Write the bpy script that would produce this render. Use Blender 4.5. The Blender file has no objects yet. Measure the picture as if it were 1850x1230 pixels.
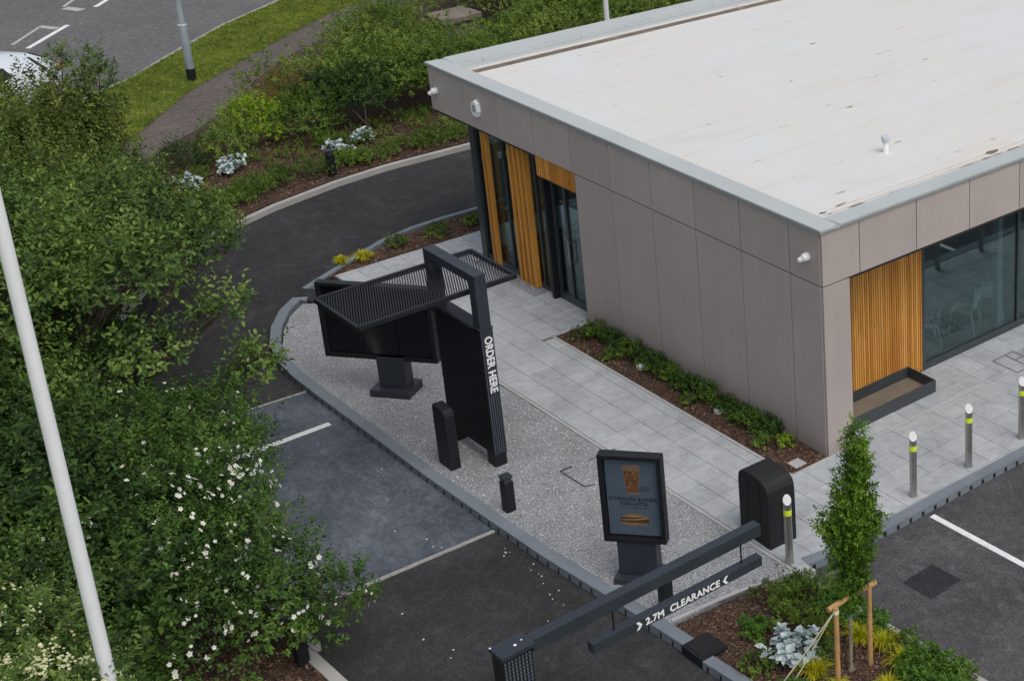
import bpy, bmesh, math, random
import numpy as np
from mathutils import Vector, Matrix
R = math.radians
D = bpy.data
scene = bpy.context.scene
COL = scene.collection

# ---------------------------------------------------------------- camera
camd = D.cameras.new("camera")
cam = D.objects.new("camera", camd)
COL.objects.link(cam)
yaw, pitch, roll = -0.75858753, 0.385396618, 0.00994561958
fwd = Vector((math.sin(yaw) * math.cos(pitch), math.cos(yaw) * math.cos(pitch), -math.sin(pitch)))
right = Vector((math.cos(yaw), -math.sin(yaw), 0))
up = right.cross(fwd)
r2 = math.cos(roll) * right + math.sin(roll) * up
u2 = -math.sin(roll) * right + math.cos(roll) * up
m = Matrix((r2, u2, -fwd)).transposed().to_4x4()
m.translation = Vector((17.42187317, -14.49940017, 13.60518322))
cam.matrix_world = m
camd.sensor_fit = 'HORIZONTAL'
camd.sensor_width = 36
camd.lens = 2960.60059 * 36 / 1850
camd.shift_x = (925 - 1805.14279) / 1850
camd.shift_y = -(615 - 355.461064) / 1850
camd.clip_start = 0.1
camd.clip_end = 2000
scene.camera = cam

# ---------------------------------------------------------------- sky and sun (bright overcast)
w = D.worlds.new("World")
scene.world = w
w.use_nodes = True
nt = w.node_tree
bg = nt.nodes["Background"]
sky = nt.nodes.new("ShaderNodeTexSky")
sky.sky_type = 'NISHITA'
sky.sun_disc = False
sky.sun_elevation = R(58)
sky.sun_rotation = R(88)
sky.air_density = 1.0
sky.dust_density = 3.0
sky.ozone_density = 1.0
hs = nt.nodes.new('ShaderNodeHueSaturation')   # thin overcast: the blue of the sky mostly washed out
hs.inputs['Saturation'].default_value = 0.45
nt.links.new(sky.outputs[0], hs.inputs['Color'])
nt.links.new(hs.outputs[0], bg.inputs[0])
bg.inputs[1].default_value = 0.15
sd = D.lights.new("sun", 'SUN')
sd.energy = 0.85
sd.angle = R(40)
sd.color = (1.0, 0.97, 0.93)
so = D.objects.new("sun", sd)
COL.objects.link(so)
az, el = R(88), R(58)
sv = Vector((math.sin(az) * math.cos(el), math.cos(az) * math.cos(el), math.sin(el)))
so.rotation_euler = sv.to_track_quat('Z', 'Y').to_euler()
so.location = sv * 60
scene.view_settings.view_transform = 'Standard'
scene.view_settings.look = 'None'
scene.view_settings.exposure = 0.12
scene.view_settings.gamma = 1.0
try:
    scene.cycles.max_bounces = 6
    scene.cycles.transparent_max_bounces = 12
except Exception:
    pass


# ---------------------------------------------------------------- materials
def lin(c):
    return tuple((x / 12.92 if x <= 0.04045 else ((x + 0.055) / 1.055) ** 2.4) for x in c)


class NT:
    def __init__(s, name):
        s.m = D.materials.new(name)
        s.m.use_nodes = True
        s.t = s.m.node_tree
        s.b = s.t.nodes["Principled BSDF"]
        s.out = s.t.nodes["Material Output"]

    def n(s, typ, **kw):
        o = s.t.nodes.new(typ)
        for k, v in kw.items():
            setattr(o, k, v)
        return o

    def l(s, a, b):
        s.t.links.new(a, b)

    def coord(s, scale=(1, 1, 1), rot=(0, 0, 0)):
        tc = s.n("ShaderNodeTexCoord")
        mp = s.n("ShaderNodeMapping")
        mp.inputs['Scale'].default_value = scale
        mp.inputs['Rotation'].default_value = rot
        s.l(tc.outputs['Object'], mp.inputs[0])
        return mp.outputs[0]

    def noise(s, vec, scale, detail=4, rough=0.55, dist=0.0):
        o = s.n("ShaderNodeTexNoise")
        o.inputs['Scale'].default_value = scale
        o.inputs['Detail'].default_value = detail
        o.inputs['Roughness'].default_value = rough
        o.inputs['Distortion'].default_value = dist
        s.l(vec, o.inputs['Vector'])
        return o.outputs['Fac']

    def vor(s, vec, scale, feature='F1', out='Distance', rnd=1.0):
        o = s.n("ShaderNodeTexVoronoi")
        o.feature = feature
        o.inputs['Scale'].default_value = scale
        o.inputs['Randomness'].default_value = rnd
        s.l(vec, o.inputs['Vector'])
        return o.outputs[out]

    def ramp(s, fac, stops, interp='LINEAR'):
        o = s.n("ShaderNodeValToRGB")
        o.color_ramp.interpolation = interp
        e = o.color_ramp.elements
        while len(e) < len(stops):
            e.new(0.5)
        for i, (p, c) in enumerate(stops):
            e[i].position = p
            if not isinstance(c, (tuple, list)):
                c = (c, c, c)
            e[i].color = (*c[:3], 1)
        s.l(fac, o.inputs[0])
        return o.outputs[0]

    def mix(s, fac, a, b, mode='MIX'):
        o = s.n("ShaderNodeMix")
        o.data_type = 'RGBA'
        o.blend_type = mode
        for sock, v in ((o.inputs[0], fac), (o.inputs[6], a), (o.inputs[7], b)):
            if isinstance(v, (int, float)):
                sock.default_value = v
            elif isinstance(v, (tuple, list)):
                sock.default_value = (*v[:3], 1)
            else:
                s.l(v, sock)
        return o.outputs[2]

    def math(s, op, a, b=0.0):
        o = s.n("ShaderNodeMath")
        o.operation = op
        for sock, v in ((o.inputs[0], a), (o.inputs[1], b)):
            if isinstance(v, (int, float)):
                sock.default_value = v
            else:
                s.l(v, sock)
        return o.outputs[0]

    def bump(s, h, strength=0.3, dist=0.01):
        o = s.n("ShaderNodeBump")
        o.inputs['Strength'].default_value = strength
        o.inputs['Distance'].default_value = dist
        s.l(h, o.inputs['Height'])
        s.l(o.outputs[0], s.b.inputs['Normal'])

    def col(s, c):
        if isinstance(c, (tuple, list)):
            s.b.inputs['Base Color'].default_value = (*c[:3], 1)
        else:
            s.l(c, s.b.inputs['Base Color'])

    def rough(s, v):
        if isinstance(v, (int, float)):
            s.b.inputs['Roughness'].default_value = v
        else:
            s.l(v, s.b.inputs['Roughness'])


def island(nn):
    g = nn.n("ShaderNodeNewGeometry")
    return g.outputs['Random Per Island']


def paint(name, c, rough=0.45, var=0.12, scale=3.0, metal=0.0, fine=60.0):
    s = NT(name)
    v = s.coord()
    a = s.noise(v, scale, 4)
    b = s.noise(v, fine, 2)
    k = s.ramp(a, [(0.3, 1 - var), (0.7, 1 + var)])
    k2 = s.ramp(b, [(0.3, 1 - var * 0.5), (0.7, 1 + var * 0.5)])
    s.col(s.mix(1.0, s.mix(1.0, c, k, 'MULTIPLY'), k2, 'MULTIPLY'))
    s.rough(s.ramp(a, [(0.3, max(0.05, rough - 0.08)), (0.7, min(1, rough + 0.08))]))
    s.b.inputs['Metallic'].default_value = metal
    return s.m


def asphalt(name, base, light, streak_rot=0.0, patch=0.5, warm=(0.10, 0.085, 0.07)):
    s = NT(name)
    v = s.coord()
    fine = s.vor(v, 95.0)
    fine2 = s.noise(v, 160.0, 2, 0.7)
    big = s.noise(v, 0.5, 6, 0.6, 0.4)
    mid = s.noise(v, 2.2, 6, 0.65, 0.8)
    sv_ = s.coord((0.7, 4.0, 1), (0, 0, streak_rot))
    st = s.noise(sv_, 1.2, 5, 0.65, 0.6)
    c = s.mix(s.ramp(big, [(0.38, 0.0), (0.70, 1.0)]), base, light)
    c = s.mix(s.ramp(mid, [(0.54, 0.0), (0.72, 0.55 * patch)]), c, warm)
    c = s.mix(s.ramp(st, [(0.60, 0.0), (0.78, 0.30)]), c, tuple(min(1, x * 1.8) for x in light))
    pt = s.noise(v, 1.3, 7, 0.72, 1.6)
    c = s.mix(s.ramp(pt, [(0.56, 0.0), (0.70, 0.40 * patch + 0.1)]), c, tuple(min(1, x * 2.1) for x in light))
    c = s.mix(1.0, c, s.ramp(fine2, [(0.3, 0.42), (0.5, 0.95), (0.72, 1.9)]), 'MULTIPLY')
    g1 = s.noise(v, 34.0, 3, 0.75)
    g2_ = s.noise(v, 7.0, 6, 0.75, 0.6)
    c = s.mix(1.0, c, s.ramp(g1, [(0.32, 0.62), (0.5, 1.0), (0.70, 1.65)]), 'MULTIPLY')
    c = s.mix(1.0, c, s.ramp(g2_, [(0.32, 0.78), (0.5, 0.98), (0.70, 1.40)]), 'MULTIPLY')
    c = s.mix(s.ramp(fine, [(0.0, 0.35), (0.16, 0.0)]), c, (0.14, 0.14, 0.14))
    s.col(c)
    s.rough(s.ramp(big, [(0.3, 0.82), (0.7, 0.95)]))
    s.b.inputs['Specular IOR Level'].default_value = 0.25
    s.bump(fine2, 0.5, 0.006)
    return s.m


def concrete(name, base, var=0.12, scale=2.5, fine=90.0, stain=None):
    s = NT(name)
    v = s.coord()
    a = s.noise(v, scale, 6, 0.6, 0.3)
    b = s.noise(v, fine, 2, 0.7)
    c = s.mix(1.0, base, s.ramp(a, [(0.3, 1 - var), (0.7, 1 + var)]), 'MULTIPLY')
    c = s.mix(1.0, c, s.ramp(b, [(0.25, 1 - var), (0.75, 1 + var)]), 'MULTIPLY')
    if stain:
        d = s.noise(v, 0.9, 6, 0.7, 1.0)
        c = s.mix(s.ramp(d, [(0.56, 0.0), (0.74, 0.7)]), c, stain)
    s.col(c)
    s.rough(0.85)
    s.bump(b, 0.25, 0.004)
    return s.m


def leafmat(name, stops, trans=0.3, low=None, lowscale=0.9, rough=0.6):
    """per-leaf colour from the random value of each leaf island, shifted in patches along the crown"""
    s = NT(name)
    r = island(s)
    v = s.coord()
    n1 = s.noise(v, lowscale, 3, 0.6)
    n2 = s.noise(v, lowscale * 5, 2, 0.6)
    f = s.math('ADD', s.math('MULTIPLY', r, 0.50), s.math('MULTIPLY', s.math('SUBTRACT', s.math('ADD', n1, n2), 0.80), 1.5))
    c = s.ramp(f, stops)
    if low:
        n3 = s.noise(v, lowscale * 0.55, 2, 0.5)
        c = s.mix(s.ramp(n3, [(0.58, 0.0), (0.70, 0.7)]), c, low)
    s.col(c)
    s.rough(rough)
    s.b.inputs['Specular IOR Level'].default_value = 0.18
    tr = s.n("ShaderNodeBsdfTranslucent")
    s.l(s.mix(1.0, c, (1.0, 1.0, 0.55), 'MULTIPLY'), tr.inputs[0])
    ms = s.n("ShaderNodeMixShader")
    ms.inputs[0].default_value = trans
    s.l(s.b.outputs[0], ms.inputs[1])
    s.l(tr.outputs[0], ms.inputs[2])
    s.l(ms.outputs[0], s.out.inputs[0])
    return s.m


def islandmat(name, stops, rough=0.8, noise=0.12, nscale=25.0, interp='LINEAR'):
    s = NT(name)
    r = island(s)
    v = s.coord()
    n1 = s.noise(v, nscale, 4, 0.65)
    c = s.mix(1.0, s.ramp(r, stops, interp), s.ramp(n1, [(0.3, 1 - noise), (0.7, 1 + noise)]), 'MULTIPLY')
    s.col(c)
    s.rough(rough)
    return s.m


def slab_mat(name, a, b):
    s = NT(name)
    r = island(s)
    v = s.coord()
    big = s.noise(v, 1.1, 6, 0.65, 0.5)
    mid = s.noise(v, 6.0, 5, 0.65)
    fine = s.noise(v, 110.0, 2, 0.7)
    c = s.mix(r, a, b)
    c = s.mix(1.0, c, s.ramp(big, [(0.32, 0.78), (0.5, 0.98), (0.7, 1.08)]), 'MULTIPLY')
    c = s.mix(1.0, c, s.ramp(mid, [(0.3, 0.84), (0.7, 1.08)]), 'MULTIPLY')
    c = s.mix(1.0, c, s.ramp(fine, [(0.3, 0.86), (0.7, 1.14)]), 'MULTIPLY')
    s.col(c)
    s.rough(0.8)
    s.b.inputs['Specular IOR Level'].default_value = 0.3
    s.bump(fine, 0.2, 0.003)
    return s.m


def gravel_mat(name):
    s = NT(name)
    v = s.coord()
    vo = s.n("ShaderNodeTexVoronoi")
    vo.inputs['Scale'].default_value = 58.0
    s.l(v, vo.inputs['Vector'])
    sep = s.n("ShaderNodeSeparateColor")
    s.l(vo.outputs['Color'], sep.inputs[0])
    c = s.ramp(sep.outputs[0], [(0.0, (0.25, 0.26, 0.275)), (0.35, (0.41, 0.425, 0.45)), (0.62, (0.49, 0.50, 0.515)),
                                (0.80, (0.56, 0.57, 0.58)), (0.93, (0.44, 0.42, 0.40)), (1.0, (0.72, 0.72, 0.72))])
    big = s.noise(v, 1.3, 5, 0.6)
    c = s.mix(1.0, c, s.ramp(big, [(0.3, 0.66), (0.7, 0.92)]), 'MULTIPLY')
    d = vo.outputs['Distance']
    c = s.mix(1.0, c, s.ramp(d, [(0.35, 1.0), (0.75, 0.45)]), 'MULTIPLY')
    dirt = s.noise(v, 0.8, 5, 0.7, 0.5)
    c = s.mix(s.ramp(dirt, [(0.60, 0.0), (0.74, 0.45)]), c, (0.17, 0.13, 0.09))
    s.col(c)
    s.rough(0.8)
    s.bump(s.math('SUBTRACT', 1.0, d), 0.6, 0.012)
    return s.m


def mulch_mat(name):
    s = NT(name)
    v = s.coord()
    vo = s.n("ShaderNodeTexVoronoi")
    vo.inputs['Scale'].default_value = 36.0
    s.l(s.coord((1, 1.8, 1), (0, 0, 0.5)), vo.inputs['Vector'])
    sep = s.n("ShaderNodeSeparateColor")
    s.l(vo.outputs['Color'], sep.inputs[0])
    c = s.ramp(sep.outputs[0], [(0.0, (0.018, 0.012, 0.010)), (0.5, (0.055, 0.029, 0.018)), (0.85, (0.11, 0.057, 0.034)), (1.0, (0.19, 0.12, 0.08))])
    big = s.noise(v, 1.4, 5, 0.6)
    c = s.mix(1.0, c, s.ramp(big, [(0.3, 0.65), (0.7, 1.25)]), 'MULTIPLY')
    s.col(c)
    s.rough(0.95)
    s.bump(vo.outputs['Distance'], 0.8, 0.02)
    return s.m


def grass_mat(name):
    s = NT(name)
    v = s.coord()
    a = s.noise(v, 0.7, 5, 0.65, 0.4)
    b = s.noise(s.coord((1, 3.0, 1), (0, 0, 0.9)), 9.0, 4, 0.7)
    c = s.ramp(a, [(0.3, (0.075, 0.11, 0.02)), (0.5, (0.12, 0.16, 0.03)), (0.7, (0.17, 0.19, 0.05))])
    c = s.mix(1.0, c, s.ramp(b, [(0.3, 0.6), (0.7, 1.35)]), 'MULTIPLY')
    s.col(c)
    s.rough(0.95)
    s.bump(b, 0.8, 0.03)
    return s.m


def roof_mat(name):
    s = NT(name)
    v = s.coord()
    st = s.noise(s.coord((0.55, 0.16, 1), (0, 0, 0.12)), 2.6, 6, 0.68, 0.6)
    sp = s.noise(s.coord((2.2, 0.9, 1)), 2.0, 5, 0.7, 0.3)
    big = s.noise(v, 0.35, 5, 0.6, 0.4)
    c = s.mix(s.ramp(big, [(0.35, 0.0), (0.68, 1.0)]), (0.635, 0.64, 0.625), (0.655, 0.63, 0.575))
    c = s.mix(s.ramp(st, [(0.54, 0.0), (0.78, 0.45)]), c, (0.56, 0.50, 0.41))
    c = s.mix(s.ramp(sp, [(0.67, 0.0), (0.73, 0.30)]), c, (0.40, 0.38, 0.34))
    # welded laps of the membrane, running with the long side
    sepx = s.n("ShaderNodeSeparateXYZ")
    s.l(v, sepx.inputs[0])
    wob = s.math('MULTIPLY', s.noise(v, 0.8, 2), 0.05)
    fx = s.math('FRACT', s.math('DIVIDE', s.math('ADD', sepx.outputs[0], wob), 1.02))
    lap = s.ramp(fx, [(0.0, 0.5), (0.022, 0.0), (0.978, 0.0), (1.0, 0.5)])
    c = s.mix(s.math('MULTIPLY', lap, s.ramp(s.noise(v, 0.7, 4, 0.7), [(0.40, 0.15), (0.62, 1.0)])), c, (0.45, 0.41, 0.36))
    brk = s.noise(s.coord((1, 1, 1)), 1.9, 5, 0.7)
    lap2 = s.math('MULTIPLY', s.ramp(fx, [(0.0, 1.0), (0.05, 0.0), (0.955, 0.0), (1.0, 1.0)]), s.ramp(brk, [(0.585, 0.0), (0.66, 0.75)]))
    c = s.mix(lap2, c, (0.20, 0.19, 0.165))
    s.col(c)
    s.rough(0.7)
    s.b.inputs['Specular IOR Level'].default_value = 0.25
    s.bump(st, 0.12, 0.02)
    return s.m


def timber_mat(name):
    s = NT(name)
    r = island(s)
    g = s.noise(s.coord((30, 30, 1.4)), 1.0, 5, 0.6, 0.6)
    patch = s.noise(s.coord((3, 3, 0.5)), 1.0, 4, 0.6)
    kn = s.vor(s.coord((14, 14, 3.2)), 1.0)
    f = s.math('ADD', s.math('MULTIPLY', r, 0.55), s.math('MULTIPLY', g, 0.5))
    c = s.ramp(f, [(0.15, (0.42, 0.160, 0.020)), (0.5, (0.60, 0.260, 0.040)), (0.85, (0.72, 0.37, 0.085))])
    c = s.mix(s.ramp(patch, [(0.50, 0.0), (0.72, 0.55)]), c, (0.27, 0.085, 0.012))
    c = s.mix(s.ramp(kn, [(0.05, 0.7), (0.16, 0.0)]), c, (0.15, 0.05, 0.012))
    s.col(c)
    s.rough(0.6)
    return s.m


def glass_mat(name, tint, refl):
    s = NT(name)
    tr = s.n("ShaderNodeBsdfTransparent")
    tr.inputs[0].default_value = (*tint, 1)
    gl = s.n("ShaderNodeBsdfGlossy")
    gl.inputs['Roughness'].default_value = 0.012
    gl.inputs['Color'].default_value = (0.56, 0.63, 0.66, 1)
    lw = s.n("ShaderNodeLayerWeight")
    lw.inputs[0].default_value = 0.35
    f = s.math('ADD', s.math('MULTIPLY', lw.outputs['Fresnel'], 0.55), refl)
    ms = s.n("ShaderNodeMixShader")
    s.l(f, ms.inputs[0])
    s.l(tr.outputs[0], ms.inputs[1])
    s.l(gl.outputs[0], ms.inputs[2])
    s.l(ms.outputs[0], s.out.inputs[0])
    return s.m


def pad_mat(name):
    s = NT(name)
    v = s.coord()
    big = s.noise(v, 0.7, 6, 0.6, 0.6)
    mid = s.noise(s.coord((1, 1.6, 1), (0, 0, 0.7)), 3.5, 6, 0.72, 1.2)
    fine = s.noise(v, 130.0, 2, 0.7)
    c = s.ramp(big, [(0.3, (0.055, 0.063, 0.078)), (0.5, (0.082, 0.095, 0.115)), (0.72, (0.125, 0.142, 0.165))])
    c = s.mix(1.0, c, s.ramp(mid, [(0.3, 0.60), (0.5, 1.0), (0.72, 1.55)]), 'MULTIPLY')
    c = s.mix(1.0, c, s.ramp(s.noise(v, 26.0, 4, 0.75), [(0.3, 0.72), (0.7, 1.32)]), 'MULTIPLY')
    c = s.mix(1.0, c, s.ramp(fine, [(0.3, 0.85), (0.7, 1.15)]), 'MULTIPLY')
    sx = s.n("ShaderNodeSeparateXYZ")
    wv = s.n("ShaderNodeVectorMath")
    wv.operation = 'ADD'
    nz = s.n("ShaderNodeTexNoise")
    nz.inputs['Scale'].default_value = 3.0
    s.l(v, nz.inputs['Vector'])
    sc = s.n("ShaderNodeVectorMath")
    sc.operation = 'SCALE'
    sc.inputs['Scale'].default_value = 0.06
    s.l(nz.outputs['Color'], sc.inputs[0])
    s.l(v, wv.inputs[0])
    s.l(sc.outputs[0], wv.inputs[1])
    br = s.n("ShaderNodeTexBrick")
    br.offset = 0.4
    br.squash = 0.7
    br.squash_frequency = 3
    br.inputs['Scale'].default_value = 1.0
    br.inputs['Brick Width'].default_value = 1.15
    br.inputs['Row Height'].default_value = 0.62
    br.inputs['Mortar Size'].default_value = 0.006
    br.inputs['Mortar Smooth'].default_value = 0.6
    s.l(wv.outputs[0], br.inputs['Vector'])
    brk = s.ramp(s.noise(v, 1.7, 3), [(0.42, 0.0), (0.58, 0.75)])
    c = s.mix(s.math('MULTIPLY', br.outputs['Fac'], brk), c, (0.022, 0.026, 0.034))
    s.col(c)
    s.rough(s.ramp(big, [(0.3, 0.55), (0.7, 0.72)]))
    s.bump(mid, 0.35, 0.012)
    return s.m


M = {}
M['asphalt'] = asphalt('drive_asphalt', (0.027, 0.0265, 0.028), (0.046, 0.045, 0.046), 0.0, 0.55, (0.095, 0.082, 0.068))
M['asphalt_park'] = asphalt('car_park_asphalt', (0.052, 0.052, 0.054), (0.088, 0.087, 0.088), 0.3, 0.5, (0.13, 0.105, 0.085))
M['asphalt_road'] = asphalt('old_road_asphalt', (0.112, 0.110, 0.109), (0.138, 0.135, 0.132), 0.9, 0.25, (0.17, 0.13, 0.09))
M['asphalt_path'] = asphalt('footpath_asphalt', (0.100, 0.083, 0.074), (0.125, 0.105, 0.093), 0.9, 0.25, (0.15, 0.12, 0.09))
M['patch'] = asphalt('dark_patch', (0.026, 0.026, 0.030), (0.034, 0.034, 0.038), 0.0, 0.1)
M['pad'] = pad_mat('slate_pad')
M['slab'] = slab_mat('paving_slabs', (0.385, 0.405, 0.42), (0.44, 0.455, 0.462))
M['joint'] = concrete('joint_sand', (0.13, 0.125, 0.12), 0.2)
M['edging'] = concrete('edging_stone', (0.40, 0.395, 0.385), 0.12)
M['kerb'] = concrete('pale_kerb', (0.37, 0.36, 0.335), 0.14, 1.5)
M['kerb_grey'] = concrete('blue_grey_kerb', (0.165, 0.19, 0.215), 0.13, 1.8)
M['gravel'] = gravel_mat('stone_chippings')
M['mulch'] = mulch_mat('bark_mulch')
M['grass'] = grass_mat('turf')
M['roof'] = roof_mat('roof_membrane')
M['coping'] = paint('coping_metal', (0.45, 0.475, 0.46), 0.42, 0.06, 0.8, 0.0, 30)
M['coping_edge'] = paint('coping_drip', (0.27, 0.29, 0.295), 0.45, 0.06)
M['gutter_cream'] = concrete('gutter_lining', (0.62, 0.59, 0.52), 0.08, 1.2, 40, (0.42, 0.36, 0.28))
M['gutter_dirt'] = concrete('gutter_silt', (0.15, 0.122, 0.10), 0.3, 3.0, 40, (0.50, 0.46, 0.40))
def clad_mat(name, base):
    s = NT(name)
    r = island(s)
    v = s.coord()
    c = s.mix(1.0, base, s.ramp(r, [(0.0, 0.93), (1.0, 1.06)]), 'MULTIPLY')
    c = s.mix(1.0, c, s.ramp(s.noise(v, 1.1, 5), [(0.3, 0.94), (0.7, 1.05)]), 'MULTIPLY')
    c = s.mix(1.0, c, s.ramp(s.noise(s.coord((9, 9, 0.35)), 1.0, 4, 0.6), [(0.35, 0.98), (0.65, 1.02)]), 'MULTIPLY')
    c = s.mix(1.0, c, s.ramp(s.noise(v, 60, 2, 0.7), [(0.3, 0.93), (0.7, 1.07)]), 'MULTIPLY')
    sp = s.n("ShaderNodeSeparateXYZ")
    s.l(v, sp.inputs[0])
    spl = s.math('MULTIPLY', s.ramp(sp.outputs[2], [(0.02, 0.45), (0.30, 0.0)]), s.ramp(s.noise(v, 5, 4, 0.7), [(0.4, 0.3), (0.65, 1.0)]))
    c = s.mix(spl, c, (0.17, 0.135, 0.11))
    s.col(c)
    s.rough(0.55)
    return s.m


M['clad'] = clad_mat('cladding_panel', (0.405, 0.350, 0.326))
M['gap'] = paint('panel_gap', (0.03, 0.025, 0.023), 0.8)
M['timber'] = timber_mat('larch_battens')
M['timber_back'] = paint('timber_shadow_back', (0.10, 0.045, 0.014), 0.8)
M['frame'] = paint('anthracite_frame', (0.045, 0.052, 0.056), 0.4, 0.1)
M['black'] = paint('black_powder_coat', (0.012, 0.013, 0.016), 0.5, 0.12, 2.0)
M['darkgrey'] = paint('dark_grey_steel', (0.030, 0.037, 0.047), 0.46, 0.12, 2.0)
M['screen'] = paint('dark_screen', (0.008, 0.008, 0.010), 0.12, 0.05)
M['white'] = paint('white_paint', (0.80, 0.80, 0.80), 0.4, 0.03)
for k_ in ('black', 'darkgrey'):
    M[k_].node_tree.nodes['Principled BSDF'].inputs['Specular IOR Level'].default_value = 0.3
M['cap_white'] = paint('dull_white_cap', (0.60, 0.60, 0.60), 0.6, 0.05)
M['pole_white'] = paint('white_pole', (0.78, 0.78, 0.80), 0.3, 0.03)
M['line'] = paint('road_line_paint', (0.74, 0.74, 0.73), 0.7, 0.10, 12.0)
M['line_old'] = paint('worn_line_paint', (0.42, 0.41, 0.38), 0.8, 0.20, 8.0)
M['line_worn'] = concrete('chalky_line', (0.30, 0.29, 0.27), 0.25, 9.0)
M['steel'] = paint('brushed_steel', (0.42, 0.41, 0.39), 0.34, 0.12, 4.0, 0.85, 150)
M['hivis'] = paint('reflective_yellow', (0.72, 0.86, 0.04), 0.4, 0.05)
M['galv'] = paint('galvanised_steel', (0.30, 0.345, 0.365), 0.5, 0.14, 3.0, 0.3, 40)
M['plastic'] = paint('moulded_black_plastic', (0.008, 0.008, 0.009), 0.72, 0.1)
M['pvc'] = paint('grey_pvc', (0.52, 0.52, 0.56), 0.5, 0.05)
M['stone'] = concrete('mossy_stone', (0.19, 0.155, 0.125), 0.25, 3.0, 30, (0.09, 0.09, 0.05))
M['bark'] = paint('bark', (0.085, 0.065, 0.048), 0.9, 0.3, 12.0)
M['bark_pale'] = paint('pale_stem', (0.24, 0.19, 0.14), 0.9, 0.25, 12.0)
M['stake'] = paint('treated_stake', (0.47, 0.265, 0.105), 0.7, 0.18, 7.0)
M['rope'] = paint('cream_strap', (0.78, 0.75, 0.52), 0.7, 0.1)
M['tie'] = paint('blue_tie', (0.10, 0.30, 0.36), 0.6)
M['trough_in'] = concrete('trough_floor', (0.185, 0.155, 0.115), 0.2, 1.6, 40, (0.12, 0.135, 0.135))
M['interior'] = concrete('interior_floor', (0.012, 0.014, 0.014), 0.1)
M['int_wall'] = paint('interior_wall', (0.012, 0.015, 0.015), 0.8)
M['rib'] = paint('ribbed_steel_edge', (0.075, 0.095, 0.115), 0.4, 0.1)
M['glass'] = glass_mat('window_glass', (0.72, 0.84, 0.83), 0.085)
M['carpaint'] = paint('car_silver_white', (0.62, 0.66, 0.70), 0.22, 0.02)
M['carglass'] = paint('car_glass', (0.010, 0.012, 0.014), 0.06, 0.05)
M['red'] = paint('tail_lamp_red', (0.33, 0.02, 0.03), 0.25)
M['rubber'] = paint('tyre_rubber', (0.02, 0.02, 0.02), 0.8)
M['poster'] = paint('poster_blue', (0.085, 0.115, 0.150), 0.25, 0.05)
M['ink'] = paint('poster_ink', (0.012, 0.025, 0.045), 0.4)
M['coffee'] = paint('poster_coffee', (0.135, 0.060, 0.028), 0.4, 0.35, 18.0)
M['coffee2'] = paint('poster_glass', (0.20, 0.14, 0.11), 0.4)
M['bread'] = paint('poster_bread', (0.22, 0.13, 0.065), 0.4, 0.2, 14.0)
M['bread2'] = paint('poster_filling', (0.07, 0.035, 0.02), 0.4)
M['bread3'] = paint('poster_cheese', (0.33, 0.23, 0.10), 0.4)
M['postershade'] = paint('poster_print_shadow', (0.06, 0.075, 0.11), 0.4)
M['chips'] = islandmat('bark_chips', [(0.0, (0.030, 0.017, 0.011)), (0.5, (0.085, 0.043, 0.024)), (0.85, (0.16, 0.090, 0.052)), (1.0, (0.27, 0.18, 0.12))], 0.9)
M['roof_rust'] = paint('rusty_water_mark', (0.46, 0.33, 0.22), 0.8, 0.3, 6.0)
M['stones'] = islandmat('loose_chippings', [(0.0, (0.22, 0.225, 0.235)), (0.5, (0.38, 0.39, 0.40)), (0.8, (0.45, 0.45, 0.45)), (1.0, (0.66, 0.66, 0.65))], 0.8)
M['petal'] = paint('petal_white', (0.72, 0.72, 0.68), 0.7)
M['petal_soft'] = paint('petal_soft_white', (0.66, 0.66, 0.58), 0.8)
M['petal_cream'] = paint('petal_cream', (0.66, 0.66, 0.36), 0.7)
M['petal_heart'] = paint('petal_heart', (0.55, 0.45, 0.10), 0.7)

M['leaf_mid'] = leafmat('leaf_mid', [(0.0, (0.030, 0.056, 0.020)), (0.35, (0.065, 0.116, 0.031)), (0.65, (0.124, 0.209, 0.045)), (1.0, (0.271, 0.366, 0.080))], 0.3)
M['leaf_dark'] = leafmat('leaf_dark', [(0.0, (0.015, 0.036, 0.013)), (0.4, (0.033, 0.069, 0.017)), (0.75, (0.066, 0.128, 0.026)), (1.0, (0.133, 0.217, 0.038))], 0.28)
M['leaf_brown'] = leafmat('leaf_brownish', [(0.0, (0.037, 0.053, 0.013)), (0.4, (0.076, 0.110, 0.025)), (0.75, (0.129, 0.180, 0.034)), (1.0, (0.252, 0.298, 0.056))], 0.3, (0.075, 0.055, 0.028), 0.8)
M['leaf_rose'] = leafmat('leaf_rose', [(0.0, (0.024, 0.049, 0.013)), (0.35, (0.046, 0.100, 0.021)), (0.7, (0.086, 0.174, 0.031)), (1.0, (0.175, 0.273, 0.047))], 0.3)
M['leaf_hedge'] = leafmat('leaf_hedge', [(0.0, (0.045, 0.082, 0.022)), (0.35, (0.100, 0.175, 0.034)), (0.65, (0.177, 0.267, 0.048)), (1.0, (0.321, 0.391, 0.074))], 0.3, (0.13, 0.095, 0.022), 1.0)
M['leaf_lime'] = leafmat('leaf_lime', [(0.0, (0.090, 0.165, 0.012)), (0.4, (0.195, 0.330, 0.019)), (1.0, (0.420, 0.555, 0.042))], 0.35)
M['leaf_orange'] = leafmat('leaf_orange', [(0.0, (0.098, 0.098, 0.011)), (0.4, (0.221, 0.156, 0.016)), (1.0, (0.416, 0.234, 0.027))], 0.3)
M['leaf_hornbeam'] = leafmat('leaf_hornbeam', [(0.0, (0.036, 0.085, 0.011)), (0.4, (0.078, 0.171, 0.016)), (0.75, (0.139, 0.270, 0.025)), (1.0, (0.260, 0.406, 0.045))], 0.32)
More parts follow.
